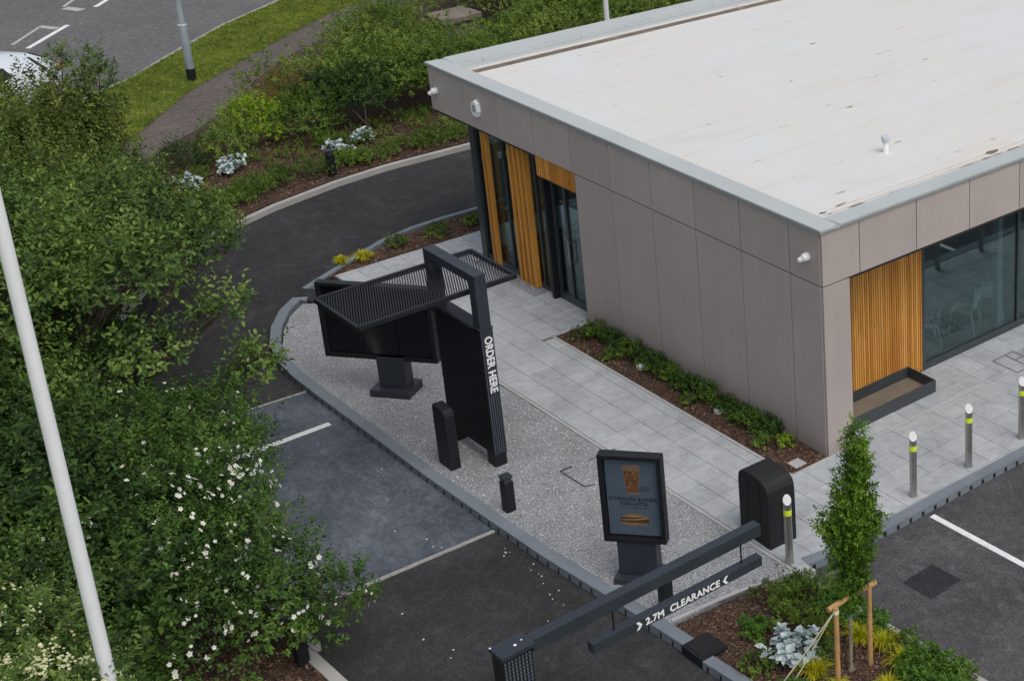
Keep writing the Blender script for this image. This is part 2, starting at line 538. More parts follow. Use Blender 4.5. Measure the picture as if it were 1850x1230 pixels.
M['leaf_cover'] = leafmat('leaf_cover', [(0.0, (0.036, 0.070, 0.015)), (0.4, (0.090, 0.157, 0.026)), (0.75, (0.153, 0.250, 0.033)), (1.0, (0.249, 0.333, 0.050))], 0.3)
M['leaf_young'] = leafmat('leaf_young', [(0.0, (0.040, 0.100, 0.017)), (0.4, (0.079, 0.179, 0.024)), (1.0, (0.172, 0.315, 0.050))], 0.3)
M['leaf_silver'] = leafmat('leaf_silver', [(0.0, (0.32, 0.39, 0.40)), (0.5, (0.50, 0.58, 0.59)), (1.0, (0.70, 0.76, 0.76))], 0.1)
M['blade_gold'] = leafmat('blade_gold', [(0.0, (0.24, 0.27, 0.01)), (0.5, (0.50, 0.48, 0.018)), (1.0, (0.78, 0.70, 0.06))], 0.3)
M['blade_grass'] = leafmat('blade_grass', [(0.0, (0.088, 0.143, 0.015)), (0.5, (0.188, 0.253, 0.027)), (1.0, (0.374, 0.408, 0.077))], 0.3)


# ---------------------------------------------------------------- mesh helpers
class MB:
    def __init__(s):
        s.v = []
        s.f = []
        s.mi = []
        s.mats = []

    def _m(s, m):
        if m is None:
            m = '_'
        if m not in s.mats:
            s.mats.append(m)
        return s.mats.index(m)

    def face(s, pts, m=None):
        i0 = len(s.v)
        s.v += [tuple(p) for p in pts]
        s.f.append(tuple(range(i0, i0 + len(pts))))
        s.mi.append(s._m(m))

    def box(s, x0, y0, z0, x1, y1, z1, m=None):
        s.hexa([(x0, y0, z0), (x1, y0, z0), (x1, y1, z0), (x0, y1, z0), (x0, y0, z1), (x1, y0, z1), (x1, y1, z1), (x0, y1, z1)], m)

    def hexa(s, p, m=None):
        i = len(s.v)
        s.v += [tuple(q) for q in p]
        k = s._m(m)
        for f in ((0, 3, 2, 1), (4, 5, 6, 7), (0, 1, 5, 4), (1, 2, 6, 5), (2, 3, 7, 6), (3, 0, 4, 7)):
            s.f.append(tuple(i + j for j in f))
            s.mi.append(k)

    def obox(s, c, ax, half, m=None):
        """oriented box: centre, three axis vectors (unit), half sizes"""
        c = Vector(c)
        a, b, d = [Vector(v) * h for v, h in zip(ax, half)]
        s.hexa([c - a - b - d, c + a - b - d, c + a + b - d, c - a + b - d, c - a - b + d, c + a - b + d, c + a + b + d, c - a + b + d], m)

    def bar(s, p, q, w, h, m=None, upv=(0, 0, 1)):
        p, q = Vector(p), Vector(q)
        d = (q - p)
        L = d.length
        d.normalize()
        u = Vector(upv)
        sd_ = d.cross(u)
        if sd_.length < 1e-4:
            sd_ = d.cross(Vector((1, 0, 0)))
        sd_.normalize()
        uu = sd_.cross(d)
        s.obox((p + q) / 2, (d, sd_, uu), (L / 2, w / 2, h / 2), m)

    def prism(s, poly, z0, z1, m=None, mside=None):
        a = sum(poly[i][0] * poly[(i + 1) % len(poly)][1] - poly[(i + 1) % len(poly)][0] * poly[i][1] for i in range(len(poly)))
        if a < 0:
            poly = poly[::-1]
        n = len(poly)
        i = len(s.v)
        s.v += [(p[0], p[1], z0) for p in poly] + [(p[0], p[1], z1) for p in poly]
        k = s._m(m)
        k2 = k if mside is None else s._m(mside)
        s.f.append(tuple(i + n + j for j in range(n)))
        s.mi.append(k)
        s.f.append(tuple(i + j for j in reversed(range(n))))
        s.mi.append(k2)
        for j in range(n):
            j2 = (j + 1) % n
            s.f.append((i + j, i + j2, i + n + j2, i + n + j))
            s.mi.append(k2)

    def tube(s, pts, rad, seg=8, m=None, cap=True):
        pts = [Vector(p) for p in pts]
        if not isinstance(rad, (list, tuple)):
            rad = [rad] * len(pts)
        i0 = len(s.v)
        k = s._m(m)
        ref = Vector((0.31, 0.12, 0.94))
        for a, p in enumerate(pts):
            d = (pts[min(a + 1, len(pts) - 1)] - pts[max(a - 1, 0)]).normalized()
            u = d.cross(ref)
            if u.length < 0.1:
                u = d.cross(Vector((1, 0, 0)))
            u.normalize()
            v = d.cross(u)
            for j in range(seg):
                t = 2 * math.pi * j / seg
                q = p + (u * math.cos(t) + v * math.sin(t)) * rad[a]
                s.v.append(tuple(q))
        for a in range(len(pts) - 1):
            for j in range(seg):
                j2 = (j + 1) % seg
                s.f.append((i0 + a * seg + j, i0 + (a + 1) * seg + j, i0 + (a + 1) * seg + j2, i0 + a * seg + j2))
                s.mi.append(k)
        if cap:
            s.f.append(tuple(i0 + j for j in range(seg)))
            s.mi.append(k)
            s.f.append(tuple(i0 + (len(pts) - 1) * seg + j for j in reversed(range(seg))))
            s.mi.append(k)

    def lathe(s, prof, seg=24, m=None, c=(0, 0, 0)):
        i0 = len(s.v)
        k = s._m(m)
        for r, z in prof:
            for j in range(seg):
                t = 2 * math.pi * j / seg
                s.v.append((c[0] + r * math.cos(t), c[1] + r * math.sin(t), c[2] + z))
        for a in range(len(prof) - 1):
            for j in range(seg):
                j2 = (j + 1) % seg
                s.f.append((i0 + a * seg + j, i0 + a * seg + j2, i0 + (a + 1) * seg + j2, i0 + (a + 1) * seg + j))
                s.mi.append(k)
        s.f.append(tuple(i0 + j for j in reversed(range(seg))))
        s.mi.append(k)
        s.f.append(tuple(i0 + (len(prof) - 1) * seg + j for j in range(seg)))
        s.mi.append(k)

    def strip(s, line, w, z0, z1, m=None, side=1):
        """extrude a kerb of width w to the given side (left = +1) of a polyline"""
        L = [Vector((p[0], p[1])) for p in line]
        n = len(L)
        off = []
        for i in range(n):
            a = L[max(i - 1, 0)]
            b = L[min(i + 1, n - 1)]
            d = (b - a).normalized()
            nn = Vector((-d.y, d.x)) * side
            off.append(L[i] + nn * w)
        k = s._m(m)
        i0 = len(s.v)
        for p, q in zip(L, off):
            s.v += [(p.x, p.y, z0), (q.x, q.y, z0), (q.x, q.y, z1), (p.x, p.y, z1)]
        for i in range(n - 1):
            a = i0 + 4 * i
            b = a + 4
            for f in ((a, b, b + 1, a + 1), (a + 1, b + 1, b + 2, a + 2), (a + 2, b + 2, b + 3, a + 3), (a + 3, b + 3, b, a)):
                s.f.append(f)
                s.mi.append(k)
        s.f.append((i0, i0 + 1, i0 + 2, i0 + 3))
        s.mi.append(k)
        e = i0 + 4 * (n - 1)
        s.f.append((e + 3, e + 2, e + 1, e))
        s.mi.append(k)

    def build(s, name, mat=None, parent=None, smooth=False, bevel=0.0, seg=2):
        me = D.meshes.new(name)
        me.from_pydata(s.v, [], s.f)
        for k in s.mats:
            me.materials.append(M[k] if k != '_' else (M[mat] if isinstance(mat, str) else mat))
        me.polygons.foreach_set('material_index', s.mi)
        bm = bmesh.new()
        bm.from_mesh(me)
        bmesh.ops.recalc_face_normals(bm, faces=bm.faces)
        bm.to_mesh(me)
        bm.free()
        if smooth:
            me.polygons.foreach_set('use_smooth', [True] * len(me.polygons))
            try:
                me.set_sharp_from_angle(angle=R(40))
            except Exception:
                pass
        o = D.objects.new(name, me)
        COL.objects.link(o)
        if parent:
            o.parent = parent
        if bevel > 0:
            b = o.modifiers.new('bevel', 'BEVEL')
            b.width = bevel
            b.segments = seg
            b.limit_method = 'ANGLE'
            b.angle_limit = R(40)
        return o


def thing(name, label, cat, loc=(0, 0, 0), rz=0.0, group=None):
    o = D.objects.new(name, None)
    o.empty_display_size = 0.2
    COL.objects.link(o)
    o.location = loc
    o.rotation_euler = (0, 0, rz)
    return tag(o, label, cat, group)


def tag(o, label, cat, group=None, kind=None):
    o['label'] = label
    o['category'] = cat
    if group:
        o['group'] = group
    if kind:
        o['kind'] = kind
    return o


def struct(o):
    o['kind'] = 'structure'
    return o


def stuff(o, label, cat):
    return tag(o, label, cat, None, 'stuff')


def copytree(o, parent=None):
    c = o.copy()
    COL.objects.link(c)
    c.parent = parent
    for ch in list(o.children):
        copytree(ch, c)
    return c


def text_obj(name, txt, size, mat, parent, mw, extrude=0.003, bold=0.0, align='CENTER', space=1.0, sx=1.0):
    cu = D.curves.new(name, 'FONT')
    cu.body = txt
    cu.size = size
    cu.extrude = extrude
    cu.offset = bold
    cu.align_x = align
    cu.align_y = 'CENTER'
    cu.space_character = space
    t = D.objects.new(name + '_tmp', cu)
    COL.objects.link(t)
    bpy.context.view_layer.update()
    dg = bpy.context.evaluated_depsgraph_get()
    me = D.meshes.new_from_object(t.evaluated_get(dg))
    D.objects.remove(t)
    D.curves.remove(cu)
    me.transform(Matrix.Diagonal((sx, 1, 1, 1)))
    me.transform(mw)
    me.materials.clear()
    me.materials.append(M[mat])
    me.name = name
    o = D.objects.new(name, me)
    COL.objects.link(o)
    o.parent = parent
    return o


def inpoly(x, y, poly):
    x = np.asarray(x)
    y = np.asarray(y)
    c = np.zeros(x.shape, bool)
    n = len(poly)
    for i in range(n):
        x0, y0 = poly[i]
        x1, y1 = poly[(i + 1) % n]
        if y0 == y1:
            continue
        t = ((y0 > y) != (y1 > y)) & (x < (x1 - x0) * (y - y0) / (y1 - y0) + x0)
        c ^= t
    return c


def sample(poly, n, rng):
    P = np.array(poly)
    lo, hi = P.min(0), P.max(0)
    out = np.zeros((0, 2))
    while len(out) < n:
        q = rng.random((n * 2, 2)) * (hi - lo) + lo
        out = np.vstack([out, q[inpoly(q[:, 0], q[:, 1], poly)]])
    return out[:n]


def np_mesh(name, V, F, mat, parent=None, mats=None, mi=None):
    """V (n,3), F (m,k) all faces of k vertices"""
    me = D.meshes.new(name)
    k = F.shape[1]
    me.vertices.add(len(V))
    me.vertices.foreach_set('co', V.astype(np.float32).ravel())
    me.loops.add(F.size)
    me.loops.foreach_set('vertex_index', F.astype(np.int32).ravel())
    me.polygons.add(len(F))
    me.polygons.foreach_set('loop_start', (np.arange(len(F)) * k).astype(np.int32))
    me.polygons.foreach_set('loop_total', np.full(len(F), k, np.int32))
    for mm in (mats or [mat]):
        me.materials.append(M[mm])
    if mi is not None:
        me.polygons.foreach_set('material_index', mi.astype(np.int32))
    me.update(calc_edges=True)
    me.validate()
    o = D.objects.new(name, me)
    COL.objects.link(o)
    if parent:
        o.parent = parent
    return o


def norm(a):
    return a / np.maximum(np.linalg.norm(a, axis=-1, keepdims=True), 1e-9)


def leaf_quads(P, Dn, N, L, W, fold):
    """P base, Dn direction, N normal, arrays; returns V,F of leaves folded along the midrib, two four-sided halves each"""
    S = norm(np.cross(Dn, N))
    n = len(P)
    V = np.empty((n, 6, 3))
    V[:, 0] = P
    V[:, 3] = P + Dn * L[:, None] - N * (0.14 * L)[:, None]
    for k, (sg, i1, i2) in enumerate(((1, 1, 2), (-1, 5, 4))):
        V[:, i1] = P + Dn * (L * 0.28)[:, None] + sg * S * (W * 0.46)[:, None] + N * (fold * W)[:, None]
        V[:, i2] = P + Dn * (L * 0.68)[:, None] + sg * S * (W * 0.40)[:, None] + N * (fold * W * 0.6)[:, None]
    b = np.arange(n)[:, None] * 6
    F = np.concatenate([b + np.array([[0, 1, 2, 3]]), b + np.array([[0, 3, 4, 5]])], 1).reshape(-1, 4)
    return V.reshape(-1, 3), F


def crown(name, lobes, n, L, mat, parent=None, seed=1, per=9, twig=0.22, wr=0.5, upb=0.55, shell=0.5, zmin=-0.45, rough=0.29, grow=1.0, floor=0.03):
    """foliage: leaf clusters along short twigs spread through the outer volume of several lobes
    lobes: (x, y, z, rx, ry, rz)"""
    rng = np.random.default_rng(seed)
    Lb = np.array(lobes, float)
    K = max(4, n // per)
    wgt = Lb[:, 3] * Lb[:, 4] + Lb[:, 3] * Lb[:, 5]
    li = rng.choice(len(Lb), K, p=wgt / wgt.sum())
    d = norm(rng.normal(size=(K * 3, 3)))
    d = d[d[:, 2] > zmin][:K]
    while len(d) < K:
        e = norm(rng.normal(size=(K, 3)))
        d = np.vstack([d, e[e[:, 2] > zmin]])[:K]
    ph = rng.random((len(Lb), 6)) * 6.28
    q = ph[li]
    bump = (np.sin(d[:, 0] * 5.1 + q[:, 0]) * np.sin(d[:, 1] * 4.7 + q[:, 1]) + 0.7 * np.sin(d[:, 2] * 7.3 + q[:, 2]) * np.sin(d[:, 0] * 9.1 + q[:, 3])
            + 0.5 * np.sin(d[:, 1] * 13.0 + q[:, 4]) * np.sin(d[:, 2] * 11 + q[:, 5]))
    r = (1 - shell * rng.random(K) ** 1.6) * (1 + rough * bump) + rng.normal(size=K) * 0.03
    out = rng.random(K) < 0.05
    r[out] *= 1.0 + 0.16 * rng.random(out.sum())
    c = Lb[li, :3] + d * r[:, None] * Lb[li, 3:6]
    ax = norm(d * 0.6 + np.array([0, 0, upb]) + rng.normal(size=(K, 3)) * 0.35)
    tw = twig * (0.6 + 0.8 * rng.random(K))
    ref = norm(rng.normal(size=(K, 3)))
    u = norm(np.cross(ax, ref))
    v = np.cross(ax, u)
    j = np.arange(per)
    t = (j + 0.5) / per
    ang = j * 2.4
    P = c[:, None] + ax[:, None] * (tw[:, None] * t)[..., None]
    ca, sa = np.cos(ang), np.sin(ang)
    rad = u[:, None] * ca[None, :, None] + v[:, None] * sa[None, :, None]
    Dn = norm(rad + ax[:, None] * (0.25 + 0.9 * t)[None, :, None] + rng.normal(size=(K, per, 3)) * 0.25 - np.array([0, 0, 0.15]))
    N = norm(ax[:, None] * 0.9 + np.array([0, 0, 0.5]) + rng.normal(size=(K, per, 3)) * 0.3)
    N = norm(N - Dn * (N * Dn).sum(-1, keepdims=True))
    LL = L * (0.65 + 0.6 * rng.random((K, per))) * (1.1 - 0.35 * t)[None, :]
    P = P.reshape(-1, 3)
    ok = P[:, 2] > floor
    V, F = leaf_quads(P[ok], Dn.reshape(-1, 3)[ok], N.reshape(-1, 3)[ok], LL.ravel()[ok], LL.ravel()[ok] * wr, 0.14)
    return np_mesh(name, V, F, mat, parent)


def stems(name, lobes, mat, parent, seed, n=24, base=(0, 0, 0), r0=0.05, spread=0.25, fine=0.006):
    """woody frame: limbs from the base into each lobe, then side branches"""
    rnd = random.Random(seed)
    mb = MB()
    B = Vector(base)
    for lb in lobes:
        c = Vector(lb[:3])
        st = B + Vector((rnd.uniform(-spread, spread), rnd.uniform(-spread, spread), 0))
        mid = st.lerp(c, 0.5) + Vector((rnd.uniform(-.15, .15), rnd.uniform(-.15, .15), 0.1))
        mb.tube([st - Vector((0, 0, 0.05)), mid, c, c + Vector((rnd.uniform(-.2, .2) * lb[3], rnd.uniform(-.2, .2) * lb[4], lb[5] * 0.6))], [r0, r0 * 0.75, r0 * 0.45, r0 * 0.2], 6)
        for k in range(n):
            dv = Vector((rnd.gauss(0, 1), rnd.gauss(0, 1), rnd.gauss(0.35, 0.8))).normalized()
            s_ = mid.lerp(c, rnd.random())
            e = c + Vector((dv.x * lb[3], dv.y * lb[4], dv.z * lb[5])) * rnd.uniform(0.8, 1.05)
            if e.z < 0.03:
                e.z = 0.03
            mb.tube([s_, s_.lerp(e, 0.5) + Vector((0, 0, 0.06)), e], [r0 * 0.3, r0 * 0.18, fine], 4, None, False)
    return mb.build(name, mat, parent)


def blossoms(name, lobes, n, size, parent, seed, mat='petal', heart='petal_heart', dirbias=(0.5, -0.1, 0.5), cluster=1, keep=None, petals=5):
    rng = np.random.default_rng(seed)
    Lb = np.array(lobes, float)
    wgt = Lb[:, 3] * Lb[:, 4]
    li = rng.choice(len(Lb), n, p=wgt / wgt.sum())
    d = norm(rng.normal(size=(n, 3)) * 0.75 + np.array(dirbias))
    c = Lb[li, :3] + d * Lb[li, 3:6] * (1.0 + 0.10 * rng.random((n, 1)))
    if keep is not None:
        kk = keep(c)
        c, d = c[kk], d[kk]
    if cluster > 1:
        c = np.repeat(c, cluster, 0) + rng.normal(size=(len(c) * cluster, 3)) * size * 1.6
        d = np.repeat(d, cluster, 0)
    mb = MB()
    for p, dd in zip(c, d):
        if p[2] < 0.1:
            continue
        z = Vector(dd + rng.normal(size=3) * 0.3).normalized()
        x = z.cross(Vector((0.3, 0.8, 0.1))).normalized()
        y = z.cross(x)
        s_ = size * (0.6 + 0.6 * rng.random())
        p = Vector(p)
        a0 = rng.random() * 6
        for k in range(petals):
            a = a0 + k * 2 * math.pi / petals
            dr = x * math.cos(a) + y * math.sin(a)
            sdv = x * -math.sin(a) + y * math.cos(a)
            mb.face([p, p + dr * s_ * .55 - sdv * s_ * .38 + z * s_ * .12, p + dr * s_ + z * s_ * .22, p + dr * s_ * .55 + sdv * s_ * .38 + z * s_ * .12], mat)
        mb.face([p + z * s_ * .14 + x * s_ * .2, p + z * s_ * .14 + y * s_ * .2, p + z * s_ * .14 - x * s_ * .2, p + z * s_ * .14 - y * s_ * .2], heart)
    return mb.build(name, mat, parent)


def tuft(name, n, h, r, mat, parent, seed, wd=0.012, droop=0.7):
    rng = np.random.default_rng(seed)
    a = rng.random(n) * 6.283
    lean = 0.15 + 0.85 * rng.random(n)
    H = h * (0.65 + 0.5 * rng.random(n))
    dx, dy = np.cos(a), np.sin(a)
    rr = r * lean
    ts = [0, 0.4, 0.75, 1.0]
    V = np.empty((n, 8, 3))
    sx, sy = -dy, dx
    b0 = rng.normal(size=(n, 2)) * r * 0.12
    for i, t in enumerate(ts):
        rad = rr * (t ** 1.3)
        z = H * (t * (1.6 - 0.6 * t) - droop * lean * t ** 3 * 0.8)
        z = np.maximum(z, 0.01)
        ww = wd * (1 - 0.85 * t)
        V[:, 2 * i, 0] = b0[:, 0] + dx * rad + sx * ww / 2
        V[:, 2 * i, 1] = b0[:, 1] + dy * rad + sy * ww / 2
        V[:, 2 * i, 2] = z
        V[:, 2 * i + 1, 0] = b0[:, 0] + dx * rad - sx * ww / 2
        V[:, 2 * i + 1, 1] = b0[:, 1] + dy * rad - sy * ww / 2
        V[:, 2 * i + 1, 2] = z
    b = np.arange(n)[:, None] * 8
    F = np.concatenate([b + np.array([[2 * i, 2 * i + 1, 2 * i + 3, 2 * i + 2]]) for i in range(3)], 1).reshape(-1, 4)
    return np_mesh(name, V.reshape(-1, 3), F, mat, parent)


def scatter_chips(name, polys, dens, size, mat, z, seed, flat=0.25, label=None, cat=None):
    rng = np.random.default_rng(seed)
    P = []
    for poly in polys:
        A = abs(sum(poly[i][0] * poly[(i + 1) % len(poly)][1] - poly[(i + 1) % len(poly)][0] * poly[i][1] for i in range(len(poly)))) / 2
        P.append(sample(poly, int(A * dens), rng))
    P = np.vstack(P)
    n = len(P)
    s_ = size * (0.5 + rng.random(n))
    d = norm(rng.normal(size=(n, 3)) * np.array([1, 1, 0.3]))
    N = norm(np.array([0, 0, 1.0]) + rng.normal(size=(n, 3)) * 0.35)
    S = norm(np.cross(d, N))
    C = np.c_[P, np.full(n, z) + s_ * 0.12]
    wv = s_ * (0.25 + 0.35 * rng.random(n))
    V = np.empty((n, 5, 3))
    V[:, 0] = C - d * s_[:, None] / 2 - S * wv[:, None] / 2
    V[:, 1] = C + d * s_[:, None] / 2 - S * wv[:, None] / 2
    V[:, 2] = C + d * s_[:, None] / 2 + S * wv[:, None] / 2
    V[:, 3] = C - d * s_[:, None] / 2 + S * wv[:, None] / 2
    V[:, 4] = C + N * (s_ * flat)[:, None]
    b = np.arange(n)[:, None] * 5
    F = np.concatenate([b + np.array([[i, (i + 1) % 4, 4]]) for i in range(4)], 1).reshape(-1, 3)
    o = np_mesh(name, V.reshape(-1, 3), F, mat)
    if label:
        stuff(o, label, cat)
    return o


# ================================================================ THE SETTING
ZR = -0.12          # road level; paving and gravel are at 0
mb = MB()
mb.box(-300, -300, -0.6, 300, 300, ZR - 0.006)
struct(mb.build('ground', 'grass'))

# drive round the building: one asphalt sheet
drive_outer = [(9.0, -7.86), (4.0, -7.86), (-0.2, -7.86), (-1.2, -7.86), (-4, -7.87), (-8.0, -7.85), (-10.5, -7.45), (-12.8, -6.3), (-14.6, -4.8), (-15.9, -3.0),
               (-16.45, -1.6), (-16.85, 0.0), (-17.0, 1.3), (-16.95, 3.3), (-16.9, 8.0), (-16.9, 26)]
drive_poly = drive_outer + [(-11.0, 26), (-11.0, -2.0), (9.0, -2.0)]
mb = MB()
mb.prism(drive_poly, ZR - 0.05, ZR)
struct(mb.build('drive_road', 'asphalt'))
mb = MB()
mb.prism([(1.9, -2.2), (16, -2.2), (16, 26), (1.9, 26)], ZR - 0.05, ZR + 0.004)
struct(mb.build('car_park', 'asphalt_park'))

# slate coloured concrete pad at the order point, with pale lines at its two ends
mb = MB()
mb.prism([(-8.08, -4.70), (-2.10, -4.70), (-2.22, -7.84), (-8.3, -7.80)], ZR - 0.03, ZR + 0.012)
struct(mb.build('order_pad', 'pad'))
mb = MB()
mb.prism([(-8.12, -4.70), (-8.07, -4.70), (-8.29, -7.80), (-8.35, -7.80)], ZR, ZR + 0.018)
mb.prism([(-2.09, -4.70), (-2.03, -4.70), (-2.14, -7.84), (-2.21, -7.84)], ZR, ZR + 0.018)
struct(mb.build('pad_edge_line', 'line_worn'))
mb = MB()
rnd = random.Random(4)
mb.prism([(-6.83, -6.95), (-6.83, -4.95), (-6.71, -4.95), (-6.71, -6.95)], ZR, ZR + 0.017)
struct(mb.build('stop_line_marking', 'line'))

# island gravel
isl_in = [(-11.05, -3.10), (-11.25, -3.32), (-10.91, -3.71), (-10.37, -4.08), (-9.83, -4.34), (-9.23, -4.49), (-8.42, -4.55), (-7.5, -4.56), (-5.62, -4.55), (-4.0, -4.55), (-2.59, -4.54), (-1.07, -4.47), (0.45, -4.36), (1.73, -4.28)]
gravel_poly = isl_in + [(1.80, -3.51), (1.88, -3.0), (2.02, -2.36), (-11.4, -2.40), (-11.5, -2.75)]
mb = MB()
mb.prism(gravel_poly, -0.2, -0.008)
struct(mb.build('gravel_island', 'gravel'))

# combined kerb drain round the island, with its row of slots
isl_out = [(-11.45, -3.12), (-11.62, -3.34), (-11.26, -3.76), (-10.69, -4.17), (-10.07, -4.47), (-9.39, -4.66), (-8.6, -4.73), (-7.6, -4.74), (-5.62, -4.73), (-4.0, -4.73), (-2.14, -4.68), (-0.8, -4.63), (0.47, -4.54), (1.3, -4.49), (2.24, -4.44)]
mb = MB()
mb.strip(isl_out, 0.19, -0.25, 0.006, 'kerb_grey', side=1)


def slots(mb, line, step, z0, z1, depth=0.004, w=0.032, side=1, start=0.1, frm=0.0):
    L = [Vector((p[0], p[1])) for p in line]
    acc = start
    tot = 0
    for a, b in zip(L[:-1], L[1:]):
        d = b - a
        ln = d.length
        d = d / ln
        nn = Vector((-d.y, d.x)) * side
        while acc < ln:
            if tot + acc > frm:
                p = a + d * acc
                mb.obox((p.x - nn.x * 0.001, p.y - nn.y * 0.001, (z0 + z1) / 2), ((d.x, d.y, 0), (nn.x, nn.y, 0), (0, 0, 1)), (w / 2, depth, (z1 - z0) / 2), 'plastic')
            acc += step
        acc -= ln
        tot += ln


slots(mb, isl_out, 0.25, -0.115, -0.035, frm=2.0)
# stretch beyond the access box, beside the planting bed
k2 = [(2.70, -4.47), (3.4, -4.42), (5.5, -4.38), (9, -4.35)]
mb.strip(k2, 0.17, -0.25, 0.006, 'kerb_grey', side=1)
slots(mb, k2, 0.25, -0.115, -0.035)
struct(mb.build('island_kerb_drain', 'kerb_grey'))
ab = thing('drain_access_box', 'black square cover of the kerb drain access box at the mulch bed corner', 'drain cover', (2.47, -4.25, 0))
mb = MB()
mb.box(-0.23, -0.22, -0.16, 0.23, 0.20, 0.018)
mb.build('chamber', 'black', ab, bevel=0.01)
mb = MB()
mb.box(-0.20, -0.17, 0.018, 0.20, 0.17, 0.026)
mb.build('lid', 'plastic', ab)

# tarmac drop crossing at the island nose
mb = MB()
mb.prism([(-12.0, -3.02), (-11.35, -2.62), (-11.08, -2.92), (-11.45, -3.30)], ZR, -0.02)
struct(mb.build('drop_crossing', 'patch'))

# east kerb drain to the car park
ek = [(2.02, -2.12), (2.12, -1.6), (2.16, -0.6), (2.16, 0.6), (2.19, 2.4), (2.2, 5), (2.2, 12), (2.2, 24)]
mb = MB()
mb.strip(ek, 0.20, -0.25, 0.006, 'kerb_grey', side=1)
slots(mb, ek, 0.255, -0.108, -0.036, side=1, w=0.052)
struct(mb.build('car_park_kerb_drain', 'kerb_grey'))

# paving slabs 450 x 450 over a joint bed
slab_rects = []


def slab_field(x0, x1, y0, y1, gx=0.13, gy=-0.09, merge=0.0, seed=1, skip=None):
    rr = random.Random(seed)
    i0 = math.floor((x0 - gx) / 0.45)
    i1 = math.ceil((x1 - gx) / 0.45)
    j0 = math.floor((y0 - gy) / 0.45)
    j1 = math.ceil((y1 - gy) / 0.45)
    used = set()
    for i in range(i0, i1):
        for j in range(j0, j1):
            if (i, j) in used:
                continue
            h = 1
            if rr.random() < merge and (i, j + 1) not in used and j + 1 < j1:
                h = 2
                used.add((i, j + 1))
            a, b = gx + i * 0.45, gx + (i + 1) * 0.45
            c, d = gy + j * 0.45, gy + (j + h) * 0.45
            a, b, c, d = max(a, x0), min(b, x1), max(c, y0), min(d, y1)
            if b - a < 0.03 or d - c < 0.03:
                continue
            if skip and skip((a + b) / 2, (c + d) / 2):
                continue
            slab_rects.append((a, b, c, d))


slab_field(-12.02, 1.98, -2.31, -0.99)
slab_field(-12.02, -6.74, -0.99, 0.26, skip=lambda x, y: (-10.62 < x < -8.2 and y > -0.27))
slab_field(-12.02, -10.62, 0.26, 12)
slab_field(0.0, 1.98, -0.99, 24.0, merge=0.3, seed=5)
slab_field(-1.0, 0.0, 0.02, 24.0, merge=0.3, seed=6)
g_ = 0.004
mb = MB()
rr = random.Random(3)
for a, b, c, d in slab_rects:
    dz = rr.uniform(-0.0012, 0.0012)
    mb.box(a + g_, c + g_, -0.03, b - g_, d - g_, dz)
# border courses beside the planting strip
x = -6.66
while x < -0.02:
    mb.box(x + g_, -0.985, -0.03, min(x + 0.45, 0.0) - g_, -0.79, rr.uniform(-0.001, 0.001))
    x += 0.45
struct(mb.build('paving', 'slab'))
mb = MB()
mb.prism([(-12.02, -2.34), (2.02, -2.34), (2.02, 24.2), (-0.99, 24.2), (-0.99, 0.03), (0.01, -0.02), (0.01, -0.75), (-6.72, -0.75), (-6.72, 0.24), (-10.6, 0.24), (-10.6, 12), (-12.02, 12)], -0.3, -0.007)
struct(mb.build('paving_joints', 'joint'))
# pale edging strips
mb = MB()
mb.box(-11.35, -2.375, -0.1, 2.0, -2.325, 0.006)
mb.box(-6.70, -0.785, -0.1, 0.06, -0.735, 0.008)
mb.box(-6.76, -0.735, -0.1, -6.71, -0.0, 0.008)
mb.box(0.005, -0.735, -0.1, 0.055, -0.0, 0.008)
mb.box(-10.60, -0.33, -0.1, -8.14, -0.29, 0.006)
mb.box(-8.18, -0.29, -0.1, -8.14, 0.10, 0.006)
mb.strip([(1.73, -4.24), (1.80, -3.51), (1.88, -3.0), (2.04, -2.38)], 0.05, -0.1, 0.012, None, side=1)
mb.prism([(1.98, -2.36), (2.2, -2.36), (2.2, -2.12), (1.98, -2.12)], -0.1, 0.004)
struct(mb.build('edging', 'edging'))
# gravel margin under the fins
mb = MB()
mb.prism([(-10.6, -0.29), (-8.18, -0.29), (-8.18, 0.24), (-10.6, 0.24)], -0.1, -0.004)
struct(mb.build('gravel_margin', 'gravel'))
mb = MB()
mb.prism([(-12.1, 12), (-11.0, 12), (-11.0, 26), (-12.1, 26)], -0.3, -0.002)
struct(mb.build('paving_rear', 'slab'))

# planting beds (bark mulch)
bed_south = [(-6.71, -0.735), (0.005, -0.735), (0.005, -0.001), (-6.71, -0.001)]
bed_nose = [(-12.12, -2.62), (-12.02, -2.34), (-12.02, 10), (-13.05, 10), (-13.05, 1.4), (-13.06, 0.43), (-13.0, -0.21), (-12.8, -0.82), (-12.55, -1.5), (-12.27, -2.1)]
bed_east = [(1.78, -4.26), (1.85, -3.51), (1.93, -3.0), (2.09, -2.36), (3.45, -2.33), (5.5, -2.3), (9, -2.3), (9, -4.2), (5, -4.22), (2.70, -4.30), (2.70, -4.02), (2.24, -4.02), (2.24, -4.27)]
bed_west = [(-0.95, -7.98), (-4, -8.0), (-8.0, -7.99), (-10.55, -7.58), (-12.9, -6.4), (-14.7, -4.88), (-16.02, -3.05), (-16.58, -1.6), (-16.98, 0.0), (-17.13, 1.3), (-17.08, 3.3), (-17.05, 26),
            (-19.6, 26), (-19.8, 9), (-20.4, 3.8), (-20.8, 0.4), (-20.9, -2.2), (-20.3, -5.0), (-17, -9.0), (-12, -13.0), (-3.0, -14.5), (9, -15), (9, -7.98)]
for nm, poly, zt in (('planting_strip', bed_south, -0.012), ('nose_bed', bed_nose, -0.03), ('corner_bed', bed_east, -0.03), ('hedge_bed', bed_west, -0.03)):
    mb = MB()
    mb.prism(poly, -0.3, zt)
    struct(mb.build(nm, 'mulch'))

